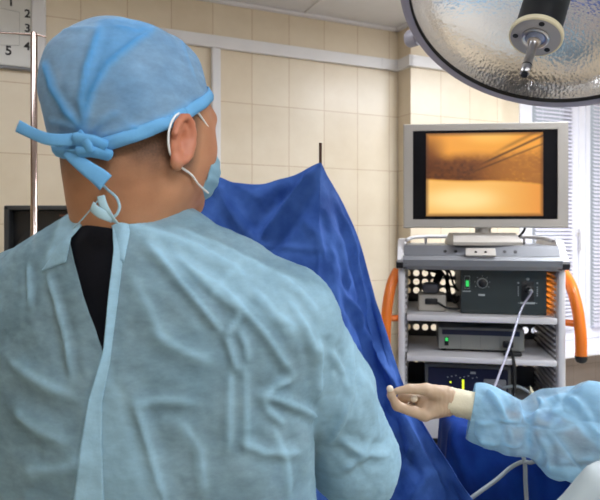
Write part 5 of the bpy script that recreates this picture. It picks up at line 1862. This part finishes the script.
pl2 = np.where(in_poly(px, [(545, 398), (578, 388), (620, 360), (620, 470), (590, 440), (575, 425), (552, 412)]), .75, pl2)
pl2 = np.where(in_poly(px, [(468, 385), (500, 380), (512, 402), (500, 418), (512, 460), (468, 450)]), .6, pl2)
pl2 = np.where(px[:, 1] > 466, .8, pl2)
for _ in range(5):
    s_p = np.zeros(len(V)); c_p = np.zeros(len(V))
    for a in range(4):
        np.add.at(s_p, Q[:, a], pl2[Q[:, (a + 1) % 4]]); np.add.at(c_p, Q[:, a], 1)
    pl2 = .5 * pl2 + .5 * s_p / np.maximum(c_p, 1)
for f_ in FOLD:
    pl2 = np.maximum(pl2, np.minimum(1, pl2 + .8 * f_))
pl2 = np.maximum(pl2, .55 * np.exp(-(f2 / .10) ** 2))
bm = bmesh.new(); lay = bm.verts.layers.float.new('ply')
bq = [bm.verts.new(v) for v in V]
for v, a in zip(bq, pl2):
    v[lay] = float(a)
for q in Q:
    bm.faces.new([bq[i] for i in q])
# open sleeve end round the cuff
fc = [f for f in bm.faces if f.calc_center_median().x < .46 and f.calc_center_median().y < 1.45]
ax_n = Vector(axis).normalized()
co = Vector(HP(472, 408, 1.345))
geom = list({e for f in fc for e in f.edges} | {v for f in fc for v in f.verts}) + fc
bmesh.ops.bisect_plane(bm, geom=geom, plane_co=co, plane_no=ax_n, clear_inner=False)
bmesh.ops.delete(bm, geom=[f for f in bm.faces if f.calc_center_median().x < .46 and f.calc_center_median().y < 1.45 and (f.calc_center_median() - co).dot(ax_n) < -1e-5], context='FACES')
me = bpy.data.meshes.new('gown'); bm.to_mesh(me); bm.free()
gw2 = link('gown', me, M_sleeve, per2, True); solidify(gw2, .0012)
sh2 = [('ell', tb2((0, 0, 1.08)), (.175, .112, .225), RB2, .05), ('ell', tb2((0, 0, .93)), (.18, .128, .21), RB2, .06), ('cap', SH2, SH2 + (EL2 - SH2) * .5, .055, .052, .03), ('cap', SH2b, SH2b + (EL2b - SH2b) * .5, .055, .052, .03), ('cap', neck2 + (0, 0, -.03), SH2, .058, .052, .05), ('cap', neck2 + (0, 0, -.03), SH2b, .058, .052, .05)]
sdf_obj('shirt', sh2, box_grid((.70, 1.05, .62), (1.32, 1.80, 1.38), .012), M_trous, per2, 0, None, 2)
tr = []
for s in (-1, 1):
    tr += [('cap', tb2((s * .085, 0, .86)), tb2((s * .09, 0, .46)), .098, .072, .04), ('cap', tb2((s * .09, 0, .46)), tb2((s * .095, -.01, .10)), .072, .06, .03)]
sdf_obj('trousers', tr, box_grid((.80, 1.12, .04), (1.28, 1.72, 1.0), .014), M_trous, per2, 0, None, 2)
for s in (-1, 1):
    sdf_obj('shoe', [('cap', tb2((s * .095, -.02, .05)), tb2((s * .105, .15, .035)), .048, .037, .02), ('cutell', tb2((s * .1, .05, -.10)), (.3, .3, .10), None, .004)],
            box_grid(tb2((s * .1, .06, 0)) - (.2, .12, .02), tb2((s * .1, .06, 0)) + (.2, .12, .16), .008), M_shoe, per2)
cap2 = xf([('ell', (0, -.014, .005), (.0885, .113, .102), None, 0), ('ell', (0, -.045, .02), (.080, .082, .086), None, .02)], RH2, HC2, .96)
S = SDF(*box_grid(HC2 - .17, HC2 + .17, .005)); S.puts(cap2); V, Q = S.mesh(); V = relax(V, Q, 1); V += vnormals(V, Q) * (.002 * fbm(V * 25, 2))[:, None]
bm = bmesh.new(); bq = [bm.verts.new(v) for v in V]
for q in Q:
    bm.faces.new([bq[i] for i in q])
bmesh.ops.bisect_plane(bm, geom=bm.verts[:] + bm.edges[:] + bm.faces[:], plane_co=Vector(HC2 + RH2 @ np.array([0, -.01, -.02])), plane_no=Vector(RH2 @ np.array([0, -.5, .86])), clear_inner=True)
me = bpy.data.meshes.new('cap'); bm.to_mesh(me); bm.free()
c2 = link('cap', me, M_cap, per2, True); solidify(c2, .001)

# ------------------------------------------------------------------ pale sheet on a low stand at the near corner
sx, sy = .385, .63
st = thing('side_stand', (sx, sy, 0), 'small steel stand under the pale sheet in the nearest corner', 'stand')
mb = MB(); mb.box((sx - .085, sy - .075, 1.165), (sx + .085, sy + .075, 1.18), .004); mb.build('top', M_steel, st)
for a in (-.08, .08):
    for b3 in (-.07, .07):
        mb = MB(); mb.cyl((sx + a, sy + b3, 0), (sx + a * .8, sy + b3 * .8, 1.166), .009, 12); mb.build('leg', M_steel, st, smooth=40)
n = 60
U, Vv = np.meshgrid(np.linspace(-1, 1, n), np.linspace(-1, 1, n))
R_ = (np.abs(U) ** 4 + np.abs(Vv) ** 4) ** .25
X = sx + U * (.105 + .04 * np.clip(R_ - .5, 0, 1)); Yy = sy + Vv * (.095 + .04 * np.clip(R_ - .5, 0, 1))
Z = 1.264 - .075 * R_ ** 2 - .20 * np.clip(R_ - .6, 0, 1) ** 1.3
A = np.stack([X, Yy, Z], -1)
V = A.reshape(-1, 3); V = V + np.stack([0 * V[:, 0], 0 * V[:, 0], .006 * fbm(V * 14, 2) + .010 * (worley_fold(V * 16, 4) - .35)], -1)
mb = MB(); mb.grid(V.reshape(n, n, 3))
sh = mb.build('pale_sheet', M_sheet, None, True, recalc=False); solidify(sh, .002)
setp(sh, 'blurred pale sheet mounded at the very edge nearest the viewer, below the blue sleeve', 'sheet')

# ------------------------------------------------------------------ lamps, sky, camera
def ceiling_light(s, n, power, label, sz=(1.15, .28)):
    c = W(s, ZC, n)
    t = thing('ceiling_light', (c.x, c.y, ZC - .05), label, 'ceiling light', 'ceiling lights')
    mb = MB(); wbox(mb, s - sz[0] / 2 - .02, s + sz[0] / 2 + .02, ZC - .05, ZC - .001, n - sz[1] / 2 - .02, n + sz[1] / 2 + .02, .006); mb.build('housing', M_white, t)
    mb = MB(); wbox(mb, s - sz[0] / 2, s + sz[0] / 2, ZC - .056, ZC - .051, n - sz[1] / 2, n + sz[1] / 2)
    mb.build('diffuser', mat('lamp_diffuser', (250, 250, 250), .5, emit=(240, 246, 255), estr=power), t)


LP = 30.0
ceiling_light(-1.1, 1.35, LP * .35, 'long ceiling light over the wall board side')
ceiling_light(1.55, 1.35, LP * 2.0, 'long ceiling light above the trolley side of the room')
ceiling_light(-0.6, 3.3, LP * .9, 'long ceiling light behind the viewer beside the blank wall')
ceiling_light(1.5, 3.3, LP * 1.3, 'long ceiling light behind the viewer on the window side')

wd = bpy.data.worlds.new('overcast')
SC.world = wd
wd.use_nodes = True
N, L = wd.node_tree.nodes, wd.node_tree.links
bg = N['Background']
bg.inputs['Color'].default_value = (.84, .90, 1.0, 1)
bg.inputs['Strength'].default_value = 0.5
# daylight coming in at the window
ld = bpy.data.lights.new('daylight', 'AREA'); ld.shape = 'RECTANGLE'; ld.size = WS1 - WS0; ld.size_y = WZ1 - WZ0; ld.energy = 1; ld.cycles.is_portal = True
lo = bpy.data.objects.new('daylight_portal', ld); COL.objects.link(lo)
lo.matrix_world = Matrix.Translation(W((WS0 + WS1) / 2, (WZ0 + WZ1) / 2, -.12)) @ Matrix(((DW.x, 0, -NW.x, 0), (DW.y, 0, -NW.y, 0), (0, 1, 0, 0), (0, 0, 0, 1)))

cd = bpy.data.cameras.new('camera')
co_ = bpy.data.objects.new('camera', cd); COL.objects.link(co_)
cd.sensor_width = 36; cd.lens = 36.0; cd.shift_y = -(250 - HZ) / 600.0
cd.clip_start = .02
co_.location = CAM; co_.rotation_euler = (math.pi / 2, 0, 0)
cd.dof.use_dof = True; cd.dof.focus_distance = 1.05; cd.dof.aperture_fstop = 9.0
SC.camera = co_
SCREEN_NODE.inputs['Emission Strength'].default_value = 1.0
SC.view_settings.view_transform = 'Standard'
SC.view_settings.look = 'None'
SC.view_settings.gamma = 1
SC.view_settings.use_curve_mapping = False
SC.view_settings.exposure = 0.08
SC.cycles.use_denoising = True
SC.cycles.max_bounces = 10
SC.cycles.transparent_max_bounces = 16
